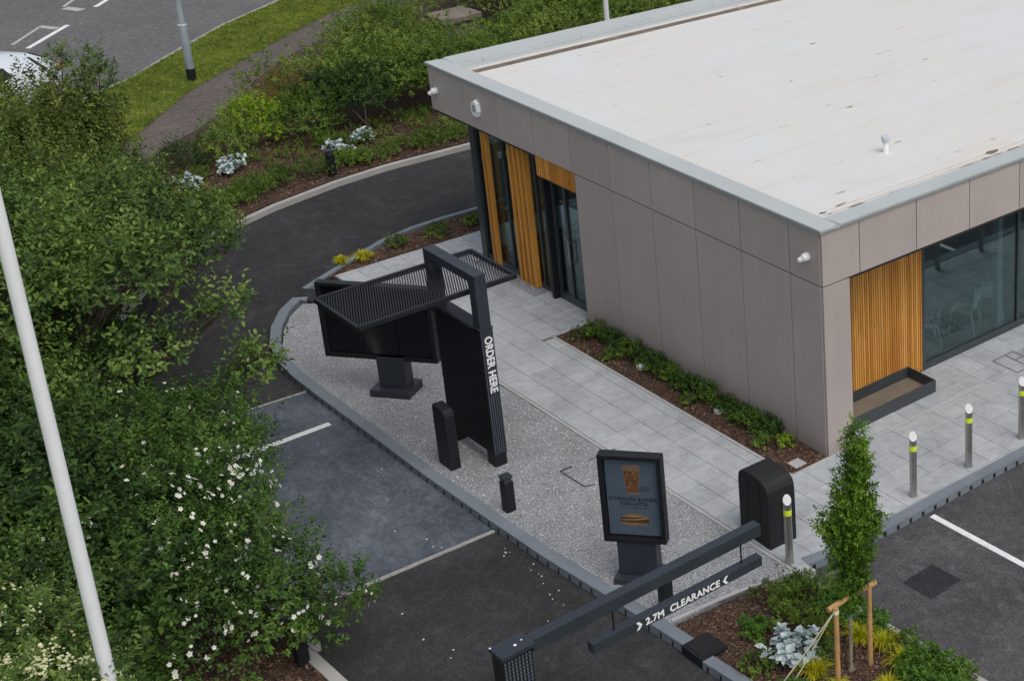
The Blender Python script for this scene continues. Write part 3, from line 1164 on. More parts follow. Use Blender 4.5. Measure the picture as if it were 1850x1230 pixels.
# kerbs of the beds
mb = MB()
mb.strip([(-13.24, 10), (-13.24, 1.51), (-13.26, 0.55), (-13.22, -0.1), (-13.04, -0.82), (-12.78, -1.4), (-12.44, -2.05), (-11.93, -3.02)], 0.125, -0.25, 0.0, None, side=1)
struct(mb.build('nose_kerb', 'kerb_grey'))
mb = MB()
dk = [(x_, y_) for x_, y_ in drive_outer[3:]]
mb.strip(dk, 0.125, -0.25, 0.0, None, side=-1)
struct(mb.build('drive_kerb', 'kerb'))
mb = MB()
mb.strip([(-1.22, -7.86), (-0.2, -7.84), (5, -7.8), (9, -7.8)], 0.16, -0.25, 0.0, None, side=-1)
struct(mb.build('near_kerb', 'kerb'))
mb = MB()
mb.strip([(2.2, -2.30), (3.5, -2.26), (4.8, -2.19), (5.6, -2.16), (9, -2.1)], 0.09, -0.25, 0.01, None, side=-1)
struct(mb.build('bed_edging', 'kerb'))

# old public road, verge and footpath in the distance
road = [(-24.5, -5.2), (-27.7, -0.88), (-27.95, -0.4), (-28.94, 0.69), (-29.94, 1.82), (-31.43, 3.59), (-32.94, 5.94), (-35.0, 10.0), (-40, 22), (-48, 40), (-70, 40), (-60, 20), (-50, 0), (-40, -20), (-24, -30), (-16, -22)]
mb = MB()
mb.prism(road, -0.3, ZR + 0.004)
struct(mb.build('public_road', 'asphalt_road'))
mb = MB()
mb.strip([(-24.5, -5.2), (-27.7, -0.88), (-27.95, -0.4), (-28.94, 0.69), (-29.94, 1.82), (-31.43, 3.59), (-32.94, 5.94), (-35.0, 10.0), (-40, 22)], 0.10, -0.3, ZR + 0.03, None, side=-1)
struct(mb.build('road_kerb', 'kerb'))
verge = [(-21.5, -5.2), (-24.4, -5.2), (-27.6, -0.88), (-27.85, -0.4), (-28.84, 0.69), (-29.84, 1.82), (-31.33, 3.59), (-32.84, 5.94), (-34.9, 10.0), (-39.9, 22), (-36, 22),
         (-32.5, 11), (-30.54, 6.57), (-29.38, 4.6), (-28.14, 3.27), (-27.14, 1.8), (-25.73, 0.26), (-23.21, -1.97)]
mb = MB()
mb.prism(verge, -0.3, ZR + 0.02)
struct(mb.build('grass_verge', 'grass'))
path = [(-19.9, -5.2), (-21.5, -5.2), (-23.21, -1.97), (-25.73, 0.26), (-27.14, 1.8), (-28.14, 3.27), (-29.38, 4.6), (-30.54, 6.57), (-32.5, 11), (-31, 11), (-28.98, 6.6), (-27.0, 3.6), (-25.5, 2.0), (-23.6, 0.35), (-22.73, -0.54), (-21.59, -2.11)]
mb = MB()
mb.prism(path, -0.3, ZR + 0.012)
struct(mb.build('footpath', 'asphalt_path'))
mb = MB()
mb.prism([(-19.8, -5.2), (-21.5, -2.15), (-22.65, -0.58), (-23.5, 0.3), (-25.4, 1.95), (-26.9, 3.55), (-28.9, 6.55), (-31, 11), (-33, 30), (-19.6, 30), (-19.7, 9), (-20.3, 3.8), (-20.7, 0.4), (-20.8, -2.2), (-20.2, -5.0)], -0.3, -0.05)
struct(mb.build('shrub_bank_soil', 'mulch'))
# road markings
mb = MB()


def seg_mark(mb, p, q, w, z, m=None):
    p, q = Vector(p), Vector(q)
    d = (q - p).normalized()
    nn = Vector((-d.y, d.x)) * w / 2
    mb.prism([tuple(p - nn), tuple(q - nn), tuple(q + nn), tuple(p + nn)], z - 0.01, z + 0.005, m)


zr = ZR + 0.004
seg_mark(mb, (-32.83, -1.26), (-34.53, 0.36), 0.14, zr)
seg_mark(mb, (-36.05, 1.66), (-37.4, 2.9), 0.14, zr)
seg_mark(mb, (-33.5, -1.45), (-34.86, -0.30), 0.10, zr, 'line_old')
seg_mark(mb, (-34.95, -0.28), (-34.35, 0.02), 0.22, zr, 'line_old')
seg_mark(mb, (-36.72, 0.98), (-37.6, 1.65), 0.10, zr, 'line_old')
seg_mark(mb, (-36.55, 0.96), (-35.95, 1.24), 0.28, zr, 'line_old')
seg_mark(mb, (-32.3, -2.6), (-31.2, -3.8), 0.10, zr, 'line_old')
struct(mb.build('road_marking', 'line'))
mb = MB()
mb.prism([(2.25, 0.06), (5.2, 0.12), (5.2, 0.22), (2.25, 0.16)], ZR, ZR + 0.009)
mb.prism([(2.25, 2.42), (7.2, 2.42), (7.2, 2.52), (2.25, 2.52)], ZR, ZR + 0.009)
mb.prism([(2.25, 4.82), (7.2, 4.82), (7.2, 4.92), (2.25, 4.92)], ZR, ZR + 0.009)
mb.prism([(2.25, 7.22), (7.2, 7.22), (7.2, 7.32), (2.25, 7.32)], ZR, ZR + 0.009)
struct(mb.build('bay_line_marking', 'line'))

# ---------------------------------------------------------------- covers and small ground items
o = MB()
o.box(-0.28, -0.30, 0, 0.28, 0.30, 0.006)
o = o.build('asphalt_cover', 'patch')
o.location = (3.44, -1.05, ZR + 0.003)
o.rotation_euler = (0, 0, R(2))
tag(o, 'dark square tarmac filled manhole cover in the car park', 'manhole cover')
mb = MB()
for (a, b) in (((-0.3, -0.26), (0.3, -0.26)), ((0.3, -0.26), (0.3, 0.26)), ((0.3, 0.26), (-0.3, 0.26)), ((-0.3, 0.26), (-0.3, -0.26))):
    mb.bar((a[0], a[1], 0.001), (b[0], b[1], 0.001), 0.014, 0.004)
mb.bar((-0.3, 0.05, 0.001), (0.3, 0.05, 0.001), 0.014, 0.005)
mb.bar((-0.05, 0.26, 0.001), (-0.05, 0.05, 0.001), 0.014, 0.005)
o = mb.build('paving_cover', 'frame')
o.location = (-0.08, 4.42, 0.003)
tag(o, 'recessed manhole frame outlined in the paving below the window', 'manhole cover')
mb = MB()
mb.bar((-0.42, -0.42, 0), (0.22, -0.40, 0), 0.018, 0.014)
mb.bar((-0.42, -0.42, 0), (-0.42, -0.22, 0), 0.03, 0.016)
mb.bar((0.22, -0.40, 0), (0.28, -0.25, 0), 0.018, 0.014)
mb.bar((-0.38, 0.36, 0), (-0.38, 0.56, 0), 0.03, 0.016)
mb.bar((-0.38, 0.05, 0), (-0.38, 0.24, 0), 0.010, 0.010)
o = mb.build('gravel_cover', 'frame')
o.location = (-2.22, -2.78, -0.004)
tag(o, 'half buried inspection cover edge showing in the grey gravel', 'manhole cover')
mb = MB()
mb.box(-0.11, -0.11, 0, 0.11, 0.11, 0.02)
o = mb.build('square_slab', 'edging', bevel=0.004)
o.location = (-0.20, -0.47, -0.010)
tag(o, 'pale square slab lying in mulch at the wall corner', 'slab')
for i, (x, y, lb) in enumerate(((-4.59, -0.34, 'round pale ground light in the strip bed, further from the corner'), (-2.39, -0.33, 'round pale ground light in the strip bed, nearer the corner'))):
    t = thing('ground_light', lb, 'ground light', (x, y, -0.01), 0, 'ground lights in the strip bed')
    mb = MB()
    mb.lathe([(0.085, 0), (0.085, 0.05), (0.075, 0.06)], 20)
    mb.build('housing', 'edging', t, True)
    mb = MB()
    mb.lathe([(0.062, 0.061), (0.058, 0.068), (0.02, 0.074)], 20)
    mb.build('lens', 'pvc', t, True)

# ---------------------------------------------------------------- loose stuff
scatter_chips('mulch_chips', [bed_south], 900, 0.035, 'chips', -0.012, 1, label='loose brown bark chips on the narrow strip bed by the wall', cat='bark mulch')
scatter_chips('mulch_chips', [[(1.85, -4.2), (2.1, -2.4), (6, -2.35), (6, -4.2)]], 900, 0.04, 'chips', -0.03, 2, label='loose brown bark chips on the bed round the staked tree', cat='bark mulch')
scatter_chips('mulch_chips', [bed_nose[:2] + [(-12.02, 4), (-13.05, 4)] + bed_nose[4:]], 700, 0.04, 'chips', -0.03, 3, label='loose brown bark chips on the thin bed at the drive bend', cat='bark mulch')
scatter_chips('mulch_chips', [[(-16.7, -1.6), (-17.1, 0.2), (-17.1, 5), (-20.3, 5), (-20.9, -2), (-19, -4.5), (-16.4, -3)], [(-0.95, -8.0), (-2.5, -8.0), (-2.5, -9.4), (1.5, -9.4), (1.5, -8)]], 420, 0.05, 'chips', -0.03, 4, label='loose brown bark chips under the shrubs beyond the drive', cat='bark mulch')
scatter_chips('gravel_stones', [[(x_, y_) for x_, y_ in gravel_poly], [(-10.55, -0.27), (-8.2, -0.27), (-8.2, 0.2), (-10.55, 0.2)]], 380, 0.022, 'stones', -0.010, 5, 0.45, 'loose pale grey stone chippings on the order point island', 'gravel')
# grass blades of the verge
rng = np.random.default_rng(11)
gp = sample([(-21.5, -5.0), (-24.3, -5.0), (-27.6, -0.88), (-28.84, 0.69), (-31.33, 3.59), (-32.8, 5.94), (-34.5, 9.5), (-32, 10), (-30.44, 6.57), (-28.04, 3.27), (-25.63, 0.26), (-23.11, -1.97)], 60000, rng)
n = len(gp)
P = np.c_[gp, np.full(n, ZR + 0.02)]
Dn = norm(np.c_[rng.normal(size=(n, 2)) * 0.6, np.ones(n)])
N = norm(rng.normal(size=(n, 3)))
N = norm(N - Dn * (N * Dn).sum(-1, keepdims=True))
Lg = 0.035 + 0.05 * rng.random(n) ** 2
V, F = leaf_quads(P, Dn, N, Lg, Lg * 0.25, 0.05)
stuff(np_mesh('verge_grass', V, F, 'blade_grass'), 'rough yellowish green grass blades on the roadside verge', 'grass')


# ================================================================ BUILDING
bl = thing('cafe_building', 'single storey cafe with taupe cladding panels, timber battens and flat white roof', 'building')
XW, YN = -11.76, 18.0
HT = 3.86
# cladding: separate panels with open joints
sj = [-11.76, -10.50, -9.28, -8.04, -6.82, -5.60, -4.39, -3.18, -1.98, -0.76, -0.034]
ejs = [0.018, 0.77, 1.98, 3.18, 4.38] + [5.6 + 1.21 * k for k in range(11)]
g2 = 0.008
mb = MB()
for a, b in zip(sj[:-1], sj[1:]):
    mb.box(a + g2, 0.0, 2.962, b - g2, 0.03, HT - 0.02)
for a, b in zip(sj[4:-1], sj[5:]):
    mb.box(max(a, -6.75) + g2, 0.0, 0.0, b - g2, 0.03, 2.94)
mb.build('south_cladding', 'clad', bl)
mb = MB()
for a, b in zip(ejs[:-1], ejs[1:]):
    mb.box(-0.03, a + (g2 if a > 0.1 else 0), 2.962, 0.0, b - g2, HT - 0.02)
mb.box(-0.03, 0.018, 0.0, 0.0, 0.55, 2.94)
mb.build('east_cladding', 'clad', bl)
mb = MB()
yy = 0.012
while yy < YN - 0.1:
    mb.box(XW - 0.0, yy, 2.955, XW + 0.03, yy + 1.2, HT - 0.02)
    yy += 1.212
mb.build('west_cladding', 'clad', bl)
mb = MB()   # dark backing, soffit, inner walls
mb.box(XW + 0.032, 0.032, 2.90, -0.032, 0.20, HT - 0.03)
mb.box(-6.75, 0.032, 0.0, -0.032, 0.16, 2.90)
mb.box(-0.20, 0.20, 2.90, -0.032, YN, HT - 0.03)
mb.box(-0.95, 0.16, 0.0, -0.032, 0.52, 2.90)
mb.box(XW + 0.032, 0.20, 2.90, XW + 0.2, YN, HT - 0.03)
mb.build('wall_core', 'gap', bl)
mb = MB()
mb.box(-0.95, 0.521, 0.0, -0.001, 0.551, 2.94)
mb.build('pier_return', 'clad', bl)
mb = MB()
mb.box(XW + 0.2, 0.2, 2.86, -0.2, YN, 2.90)
mb.build('soffit', 'coping_edge', bl)
# roof deck and membrane
rf = MB()
rf.box(-10.60, 0.30, 3.62, -0.30, YN, 3.84)
rf = rf.build('roof', 'roof', bl)
mb = MB()
mb.box(XW - 0.03, -0.03, HT - 0.02, 0.03, 0.0, HT + 0.035)
mb.box(0.0, 0.0, HT - 0.02, 0.03, YN, HT + 0.035)
mb.box(XW - 0.03, 0.0, HT - 0.02, XW, YN, HT + 0.035)
mb.build('coping_drip', 'coping_edge', rf)
mb = MB()   # coping: slopes in slightly
for seg_a, seg_b in ((XW - 0.035, -8.6), (-8.6, -5.6), (-5.6, -2.6), (-2.6, 0.035)):
    mb.hexa([(seg_a + 0.001, -0.035, HT + 0.02), (seg_b - 0.001, -0.035, HT + 0.02), (seg_b - 0.001, 0.36, HT + 0.0), (seg_a + 0.001, 0.36, HT + 0.0),
             (seg_a + 0.001, -0.035, HT + 0.05), (seg_b - 0.001, -0.035, HT + 0.05), (seg_b - 0.001, 0.36, HT + 0.03), (seg_a + 0.001, 0.36, HT + 0.03)])
yy = 0.362
while yy < YN:
    mb.hexa([(-0.36, yy + .001, HT), (0.035, yy + .001, HT + 0.02), (0.035, yy + 2.999, HT + 0.02), (-0.36, yy + 2.999, HT),
             (-0.36, yy + .001, HT + 0.03), (0.035, yy + .001, HT + 0.05), (0.035, yy + 2.999, HT + 0.05), (-0.36, yy + 2.999, HT + 0.03)])
    mb.hexa([(XW - 0.035, yy + .001, HT + 0.02), (-11.33, yy + .001, HT), (-11.33, yy + 2.999, HT), (XW - 0.035, yy + 2.999, HT + 0.02),
             (XW - 0.035, yy + .001, HT + 0.05), (-11.33, yy + .001, HT + 0.03), (-11.33, yy + 2.999, HT + 0.03), (XW - 0.035, yy + 2.999, HT + 0.05)])
    yy += 3.0
mb.build('coping', 'coping', rf)
# west gutter: stepped lining
mb = MB()
mb.box(-11.33, 0.36, 3.60, -11.16, YN, 3.868, 'coping')
mb.box(-11.16, 0.36, 3.60, -11.13, YN, 3.855, 'coping_edge')
mb.box(-11.13, 0.36, 3.60, -11.00, YN, 3.862, 'coping')
mb.box(-11.00, 0.36, 3.60, -10.97, YN, 3.850, 'pvc')
mb.box(-10.97, 0.36, 3.60, -10.84, YN, 3.854, 'gutter_cream')
mb.box(-10.84, 0.36, 3.60, -10.62, YN, 3.846, 'gutter_dirt')
for k in range(16):
    y0 = 0.9 + k * 1.12
    mb.box(-11.25, y0, 3.866, -11.225, y0 + 0.025, 3.872, 'gap')
mb.build('gutter', 'gutter_cream', rf)
mb = MB()
mb.box(-10.62, 0.36, 3.72, -10.58, YN, 3.849, 'gutter_cream')
mb.build('membrane_upstand', 'gutter_cream', rf)
# silt stains along the east coping, thin irregular films on the membrane
mb = MB()
rnd = random.Random(9)


def film(mb, cx, cy, lx, ly, m, seed, z=3.8412, n=18, rot=0.0):
    q = random.Random(seed)
    pts = []
    for k in range(n):
        a = 2 * math.pi * k / n
        rr_ = 0.55 + 0.5 * q.random()
        px, py = math.cos(a) * lx * rr_, math.sin(a) * ly * rr_
        pts.append((cx + px * math.cos(rot) - py * math.sin(rot), cy + px * math.sin(rot) + py * math.cos(rot)))
    mb.prism(pts, z - 0.001, z, m)


for i, (cx, cy, lx, ly, mm) in enumerate(((-0.62, 4.35, 0.07, 0.20, 'gutter_dirt'), (-0.48, 4.72, 0.035, 0.20, 'gutter_dirt'), (-0.50, 0.62, 0.02, 0.06, 'gutter_dirt'),
                                          (-0.47, 1.15, 0.025, 0.22, 'gutter_dirt'), (-0.66, 0.98, 0.03, 0.16, 'stone'), (-0.60, 0.55, 0.04, 0.08, 'stone'), (-0.46, 2.0, 0.015, 0.3, 'kerb'),
                                          (-4.42, 3.98, 0.05, 0.14, 'pvc'), (-4.07, 4.18, 0.035, 0.10, 'blade_gold'), (-2.1, 3.55, 0.02, 0.10, 'stone'), (-7.6, 6.3, 0.03, 0.10, 'stone'), (-5.2, 7.2, 0.02, 0.09, 'stone'), (-6.0, 4.4, 0.02, 0.06, 'stone'))):
    film(mb, cx, cy, lx, ly, mm, i)
for (xe, w_, m_, y_a, y_b, sd_) in ((-0.50, 0.022, 'roof_rust', 0.5, 9.0, 1), (-0.62, 0.012, 'roof_rust', 0.6, 9.0, 2), (-0.43, 0.030, 'stone', 1.6, 2.3, 3), (-0.45, 0.035, 'stone', 3.4, 5.1, 4), (-0.42, 0.03, 'stone', 0.45, 0.95, 5)):
    q = random.Random(sd_)
    L_, R_ = [], []
    y = y_a
    off = 0.0
    while y < y_b:
        off = off * 0.85 + q.uniform(-0.008, 0.008)
        ww = w_ * q.uniform(0.25, 1.0)
        L_.append((xe + off - ww, y))
        R_.append((xe + off + ww * 0.3, y))
        y += 0.09
    mb.prism(L_ + R_[::-1], 3.8402, 3.8416, m_)
mb.build('roof_stains', 'gutter_dirt', rf)
# vent pipe
vp = MB()
vp.lathe([(0.055, 0), (0.05, 0.02), (0.048, 0.21)], 20, 'white', (-1.87, 3.05, 3.84))
vp.lathe([(0.15, 0), (0.12, 0.008)], 24, 'roof', (-1.87, 3.05, 3.84))
vp.lathe([(0.062, 0.19), (0.062, 0.23), (0.076, 0.235), (0.076, 0.285), (0.06, 0.30)], 20, 'pvc', (-1.87, 3.05, 3.84))
vp.build('vent_pipe', 'pvc', rf, True)

# timber battens, east return
mb = MB()
mb.box(-1.06, 0.56, 0.0, -1.03, 3.05, 2.88, 'timber_back')
yy = 0.57
rnd = random.Random(6)
while yy < 3.02:
    mb.box(-1.03, yy, 0.02, -0.995 + rnd.uniform(-.002, .002), yy + 0.036, 2.87)
    yy += 0.0505
mb.build('timber_cladding', 'timber', bl)
# timber above the door (faces south)
mb = MB()
mb.box(-8.05, 0.045, 2.56, -6.76, 0.06, 2.95, 'timber_back')
xx = -8.05
while xx < -6.80:
    mb.box(xx, 0.01, 2.56, xx + 0.038, 0.045, 2.95)
    xx += 0.072
mb.build('door_timber_panel', 'timber', bl)
# fins
for (xs, d) in (([-10.30, -10.18], 0.08), ([-9.27, -9.10, -8.93, -8.76], 0.115)):
    for k, xf in enumerate(xs):
        mb = MB()
        mb.box(xf, 0.24 - d, 0.0, xf + 0.055, 0.245, 2.90)
        mb.build('timber_fin', 'timber', bl)


def window(name, p0, p1, z0, z1, mulls, parent, fw=0.06, depth=0.07, bot=0.12):
    """glazed bay from p0 to p1 (2D), frame + mullions + glass"""
    p0, p1 = Vector((*p0, 0)), Vector((*p1, 0))
    d = (p1 - p0)
    L = d.length
    d.normalize()
    nn = Vector((d.y, -d.x, 0))
    mb = MB()

    def bx(a, b, za, zb, dep):
        c = p0 + d * ((a + b) / 2) + Vector((0, 0, (za + zb) / 2))
        mb.obox(c, (d, nn, Vector((0, 0, 1))), ((b - a) / 2, dep / 2, (zb - za) / 2))
    bx(0, L, z0, z0 + bot, depth)
    bx(0, L, z1 - fw, z1, depth)
    ms = [0] + list(mulls) + [L - fw]
    for a in ms:
        bx(a, a + fw, z0 + bot, z1 - fw, depth - 0.004)
    fr = mb.build(name, 'frame', parent)
    for a, b in zip(ms[:-1], ms[1:]):
        g = MB()
        c = p0 + d * ((a + fw + b) / 2) + Vector((0, 0, (z0 + bot + z1 - fw) / 2))
        g.obox(c, (d, nn, Vector((0, 0, 1))), ((b - a - fw) / 2 + 0.005, 0.006, (z1 - z0 - bot - fw) / 2 + 0.005))
        g.build('pane', 'glass', fr)
    return fr


window('window', (-1.04, 3.05), (-1.04, 17.9), 0.0, 2.88, [2.40, 4.8, 7.2, 9.6, 12.0], bl)
window('window', (-10.72, 0.28), (-8.12, 0.28), 0.0, 2.88, [1.02, 2.12], bl, fw=0.05, bot=0.08)
window('window', (-10.76, 17.9), (-10.76, 0.32), 0.0, 2.88, [5, 10, 15.0], bl, fw=0.06, bot=0.10)
# corner post of the glazing
mb = MB()
mb.box(-10.84, 0.22, 0.0, -10.66, 0.36, 2.90)
mb.build('corner_post', 'frame', bl)
# door with its dark reveal
mb = MB()
mb.box(-8.12, 0.12, 0.0, -8.04, 0.34, 2.90)
mb.build('door_reveal', 'black', bl)
dr = window('glazed_door', (-8.03, 0.27), (-6.76, 0.27), 0.0, 2.56, [0.42], bl, fw=0.07, bot=0.14)
mb = MB()
mb.tube([(-7.50, 0.19, 0.85), (-7.50, 0.19, 1.35)], 0.014, 8)
mb.bar((-7.50, 0.19, 0.9), (-7.50, 0.25, 0.9), 0.02, 0.02)
mb.bar((-7.50, 0.19, 1.3), (-7.50, 0.25, 1.3), 0.02, 0.02)
mb.build('handle', 'steel', dr)
# interior shell
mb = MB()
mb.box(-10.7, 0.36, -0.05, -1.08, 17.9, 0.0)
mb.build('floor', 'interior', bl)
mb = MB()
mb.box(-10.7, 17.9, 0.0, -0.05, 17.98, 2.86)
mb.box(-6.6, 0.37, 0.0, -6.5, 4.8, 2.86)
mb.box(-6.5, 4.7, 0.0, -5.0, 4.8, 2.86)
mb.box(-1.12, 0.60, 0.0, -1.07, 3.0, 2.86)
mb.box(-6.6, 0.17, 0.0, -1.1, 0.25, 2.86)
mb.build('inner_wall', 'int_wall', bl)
mb = MB()
mb.box(-1.34, 5.14, 0.0, -1.20, 5.26, 2.85, 'pvc')
mb.build('inner_column', 'pvc', bl)

# wall mounted things
for x, lb in ((-11.53, 'white dome security camera near the far corner of the roof fascia'), (-0.33, 'white dome security camera near the close corner of the roof fascia')):
    t = thing('security_camera', lb, 'camera', (x, 0.0, 3.37), 0, 'security cameras on the fascia')
    t.scale = (0.78, 0.78, 0.78)
    mb = MB()
    mb.tube([(0, 0, 0), (0, -0.03, 0)], [0.090, 0.088], 20)
    mb.tube([(0, -0.03, 0), (0, -0.06, 0.0), (0, -0.10, 0), (0, -0.125, 0), (0, -0.135, 0)], [0.080, 0.088, 0.080, 0.055, 0.02], 22)
    mb.build('mount', 'white', t, True)
    mb = MB()
    mb.tube([(-0.01, -0.07, -0.01), (-0.04, -0.11, -0.035), (-0.075, -0.145, -0.065), (-0.085, -0.153, -0.072)], [0.058, 0.060, 0.055, 0.040], 18)
    mb.build('camera_head', 'white', t, True)
    mb = MB()
    mb.tube([(-0.083, -0.151, -0.070), (-0.090, -0.158, -0.077)], [0.033, 0.028], 14)
    mb.build('lens', 'screen', t, True)
t = thing('alarm_box', 'white six sided alarm siren box on the cladding fascia', 'alarm', (-9.97, 0.0, 3.40))
mb = MB()
hx = [(0.0, 0.165), (0.10, 0.11), (0.125, -0.05), (0.07, -0.165), (-0.07, -0.165), (-0.125, -0.05), (-0.10, 0.11)]
n = len(hx)
i0 = 0
fr = [(x, -0.0, z) for x, z in hx]
bk = [(x * 0.94, -0.07, z * 0.94) for x, z in hx]
mb.face(bk)
for i in range(n):
    j = (i + 1) % n
    mb.face([fr[i], fr[j], bk[j], bk[i]])
mb.face(fr)
mb.build('casing', 'white', t, bevel=0.01)
mb = MB()
for k in range(4):
    z = -0.06 + k * 0.035
    mb.box(-0.05, -0.075, z, 0.05, -0.068, z + 0.020)
mb.build('grille', 'steel', t)

# ================================================================ ORDER POINT
oc = thing('order_point_canopy', 'tall dark ribbed order point with portal frame, slatted canopy and white ORDER HERE lettering', 'order point', (-3.44, -3.735, 0))
W2 = 0.105
mb = MB()
mb.box(-1.42, -0.085, 0.20, -0.02, 0.085, 2.32)
zz = 0.22
while zz < 2.30:
    mb.box(-1.40, -W2, zz, -0.03, -0.085, zz + 0.020)
    mb.box(-1.40, 0.085, zz, -0.03, W2, zz + 0.020)
    zz += 0.036
mb.build('ribbed_panel', 'black', oc)
mb = MB()
mb.box(-1.44, -W2 - 0.004, 2.32, -0.19, W2 + 0.004, 2.375)
mb.build('panel_cap', 'darkgrey', oc, bevel=0.004)
mb = MB()
mb.box(-0.03, -W2, 0.20, 0.0, W2, 2.36)
for k in range(6):
    y = -W2 + 0.012 + k * 0.0365
    zz = 0.22
    while zz < 2.34:
        mb.box(0.0, y, zz, 0.012, y + 0.016, zz + 0.022, 'rib')
        zz += 0.032
mb.build('ribbed_front', 'black', oc)
mb = MB()
mb.box(-0.24, -W2 + 0.005, -0.05, -0.01, W2 - 0.005, 0.20)
mb.build('footing', 'black', oc)
mb = MB()
mb.box(-1.40, -W2 + 0.005, -0.05, -1.17, W2 - 0.005, 0.20)
mb.build('footing', 'black', oc)
mb = MB()
mb.box(-0.19, -0.095, 2.36, 0.0, 0.095, 3.27)
mb.box(-1.53, -0.095, 2.2, -1.34, 0.095, 3.27)
mb.box(-1.34, -0.095, 3.13, -0.19, 0.095, 3.27)
mb.box(-0.215, -0.115, 2.372, 0.02, 0.115, 2.39)
mb.build('portal_frame', 'darkgrey', oc, bevel=0.004)
cn = MB()
cz = 2.95
x0, x1, y0, y1 = -1.62, -0.29, -1.80, 0.74
for (a, b) in (((x0, y0), (x1, y0)), ((x1, y0), (x1, y1)), ((x1, y1), (x0, y1)), ((x0, y1), (x0, y0))):
    cn.bar((a[0], a[1], cz - 0.03), (b[0], b[1], cz - 0.03), 0.055, 0.075)
cf = cn.build('canopy_frame', 'black', oc, bevel=0.003)
cn = MB()
sl = math.tan(R(-24))
k = y0 - 0.7
while k < y1 + 0.1:
    ya, yb = k + 0.0, k
    # slat runs across the canopy slightly skewed
    pa = Vector((x0 + 0.03, k - sl * (x1 - x0 - 0.06)))
    pb = Vector((x1 - 0.03, k))
    # clip in y
    lo, hi = y0 + 0.03, y1 - 0.03
    if pa.y > pb.y:
        t0 = 0.0 if pa.y <= hi else (pa.y - hi) / (pa.y - pb.y)
        t1 = 1.0 if pb.y >= lo else (pa.y - lo) / (pa.y - pb.y)
    else:
        t0, t1 = 0.0, 1.0
    if t1 - t0 > 0.03:
        A = pa.lerp(pb, t0)
        B = pa.lerp(pb, t1)
        cn.bar((A.x, A.y, cz - 0.01), (B.x, B.y, cz - 0.01), 0.019, 0.010, 'black')
    k += 0.040
cn.build('canopy_slats', 'darkgrey', cf)
# lettering reads downwards, letter tops toward +Y
mw = Matrix.Translation((0.017, 0.005, 1.77)) @ Matrix(((0, 0, 1, 0), (0, 1, 0, 0), (-1, 0, 0, 0), (0, 0, 0, 1)))
text_obj('lettering', 'ORDER HERE', 0.172, 'white', oc, mw, 0.004, 0.0045, sx=0.92, space=1.03)

# speaker post beside it
sp = thing('speaker_post', 'short black speaker post with rounded top beside the ribbed order panel', 'speaker post', (-4.03, -4.30, 0), R(0))
mb = MB()
pr_ = [(-0.19, 0.0), (0.19, 0.0), (0.19, 0.93), (0.17, 0.99), (0.11, 1.03), (-0.12, 1.055), (-0.17, 1.045), (-0.19, 1.0)]
y0, y1 = -0.075, 0.085
i = 0
f1 = [(x, y0, z) for x, z in pr_]
f2 = [(x, y1, z) for x, z in pr_]
mb.face(f1)
mb.face(f2)
for i in range(len(pr_)):
    j = (i + 1) % len(pr_)
    mb.face([f1[i], f1[j], f2[j], f2[i]])
bm_o = mb.build('housing', 'black', sp, bevel=0.008)
mb = MB()
for a in range(6):
    for b in range(5):
        mb.box(-0.075 + a * 0.026, -0.080, 0.56 + b * 0.026, -0.063 + a * 0.026, -0.0745, 0.572 + b * 0.026)
mb.build('speaker_grille', 'darkgrey', sp)

# menu board
dirb = math.radians(36.47)
mbd = thing('menu_board', 'wide dark drive-through menu board on a pedestal behind the order panel', 'menu board', (-6.91, -4.09, 0), dirb)
# local u axis along board, v axis = depth (away from the front)
mb = MB()
mb.box(-0.07, 0.0, -0.03, 0.63, 0.50, 0.12)
mb.build('base_plate', 'darkgrey', mbd, bevel=0.006)
mb = MB()
mb.box(0.06, 0.12, 0.12, 0.55, 0.36, 0.70)
mb.build('pedestal', 'darkgrey', mbd, bevel=0.006)
mb = MB()
U0, U1, Z0, Z1 = -0.84, 1.14, 0.64, 2.01
mb.box(U0, 0.13, Z0, U1, 0.27, Z0 + 0.06)
mb.box(U0, 0.13, Z1 - 0.06, U1, 0.27, Z1)
mb.box(U0, 0.13, Z0 + 0.06, U0 + 0.07, 0.27, Z1 - 0.06)
mb.box(U1 - 0.07, 0.13, Z0 + 0.06, U1, 0.27, Z1 - 0.06)
mb.box(U0 + 0.03, 0.22, Z0 + 0.03, U1 - 0.03, 0.265, Z1 - 0.03)
mb.build('board_frame', 'black', mbd, bevel=0.004)
mid_ = (U0 + U1) / 2
for a, b in ((U0 + 0.07, U0 + 0.70), (U0 + 0.71, U0 + 1.30), (U0 + 1.31, U1 - 0.07)):
    mb = MB()
    mb.box(a, 0.185, Z0 + 0.06, b, 0.22, Z1 - 0.06)
    mb.build('screen', 'screen', mbd)

# poster display
dirp = math.radians(38.2)
pd = thing('poster_display', 'upright framed poster display showing an iced coffee and sandwich on dark pedestal', 'poster display', (0.455, -4.275, 0), dirp)
mb = MB()
mb.box(-0.02, -0.02, -0.03, 0.72, 0.40, 0.09)
mb.build('base_plate', 'darkgrey', pd, bevel=0.006)
mb = MB()
mb.box(0.03, 0.10, 0.09, 0.58, 0.32, 0.66)
mb.build('pedestal', 'darkgrey', pd, bevel=0.006)
U0, U1, Z0, Z1 = -0.14, 0.74, 0.63, 2.00
mb = MB()
FW = 0.062
mb.box(U0, 0.08, Z0, U1, 0.24, Z0 + 0.06)
mb.box(U0, 0.08, Z1 - 0.06, U1, 0.24, Z1)
mb.box(U0, 0.08, Z0 + 0.06, U0 + FW, 0.24, Z1 - 0.06)
mb.box(U1 - FW, 0.08, Z0 + 0.06, U1, 0.24, Z1 - 0.06)
mb.build('display_frame', 'black', pd, bevel=0.005)
mb = MB()
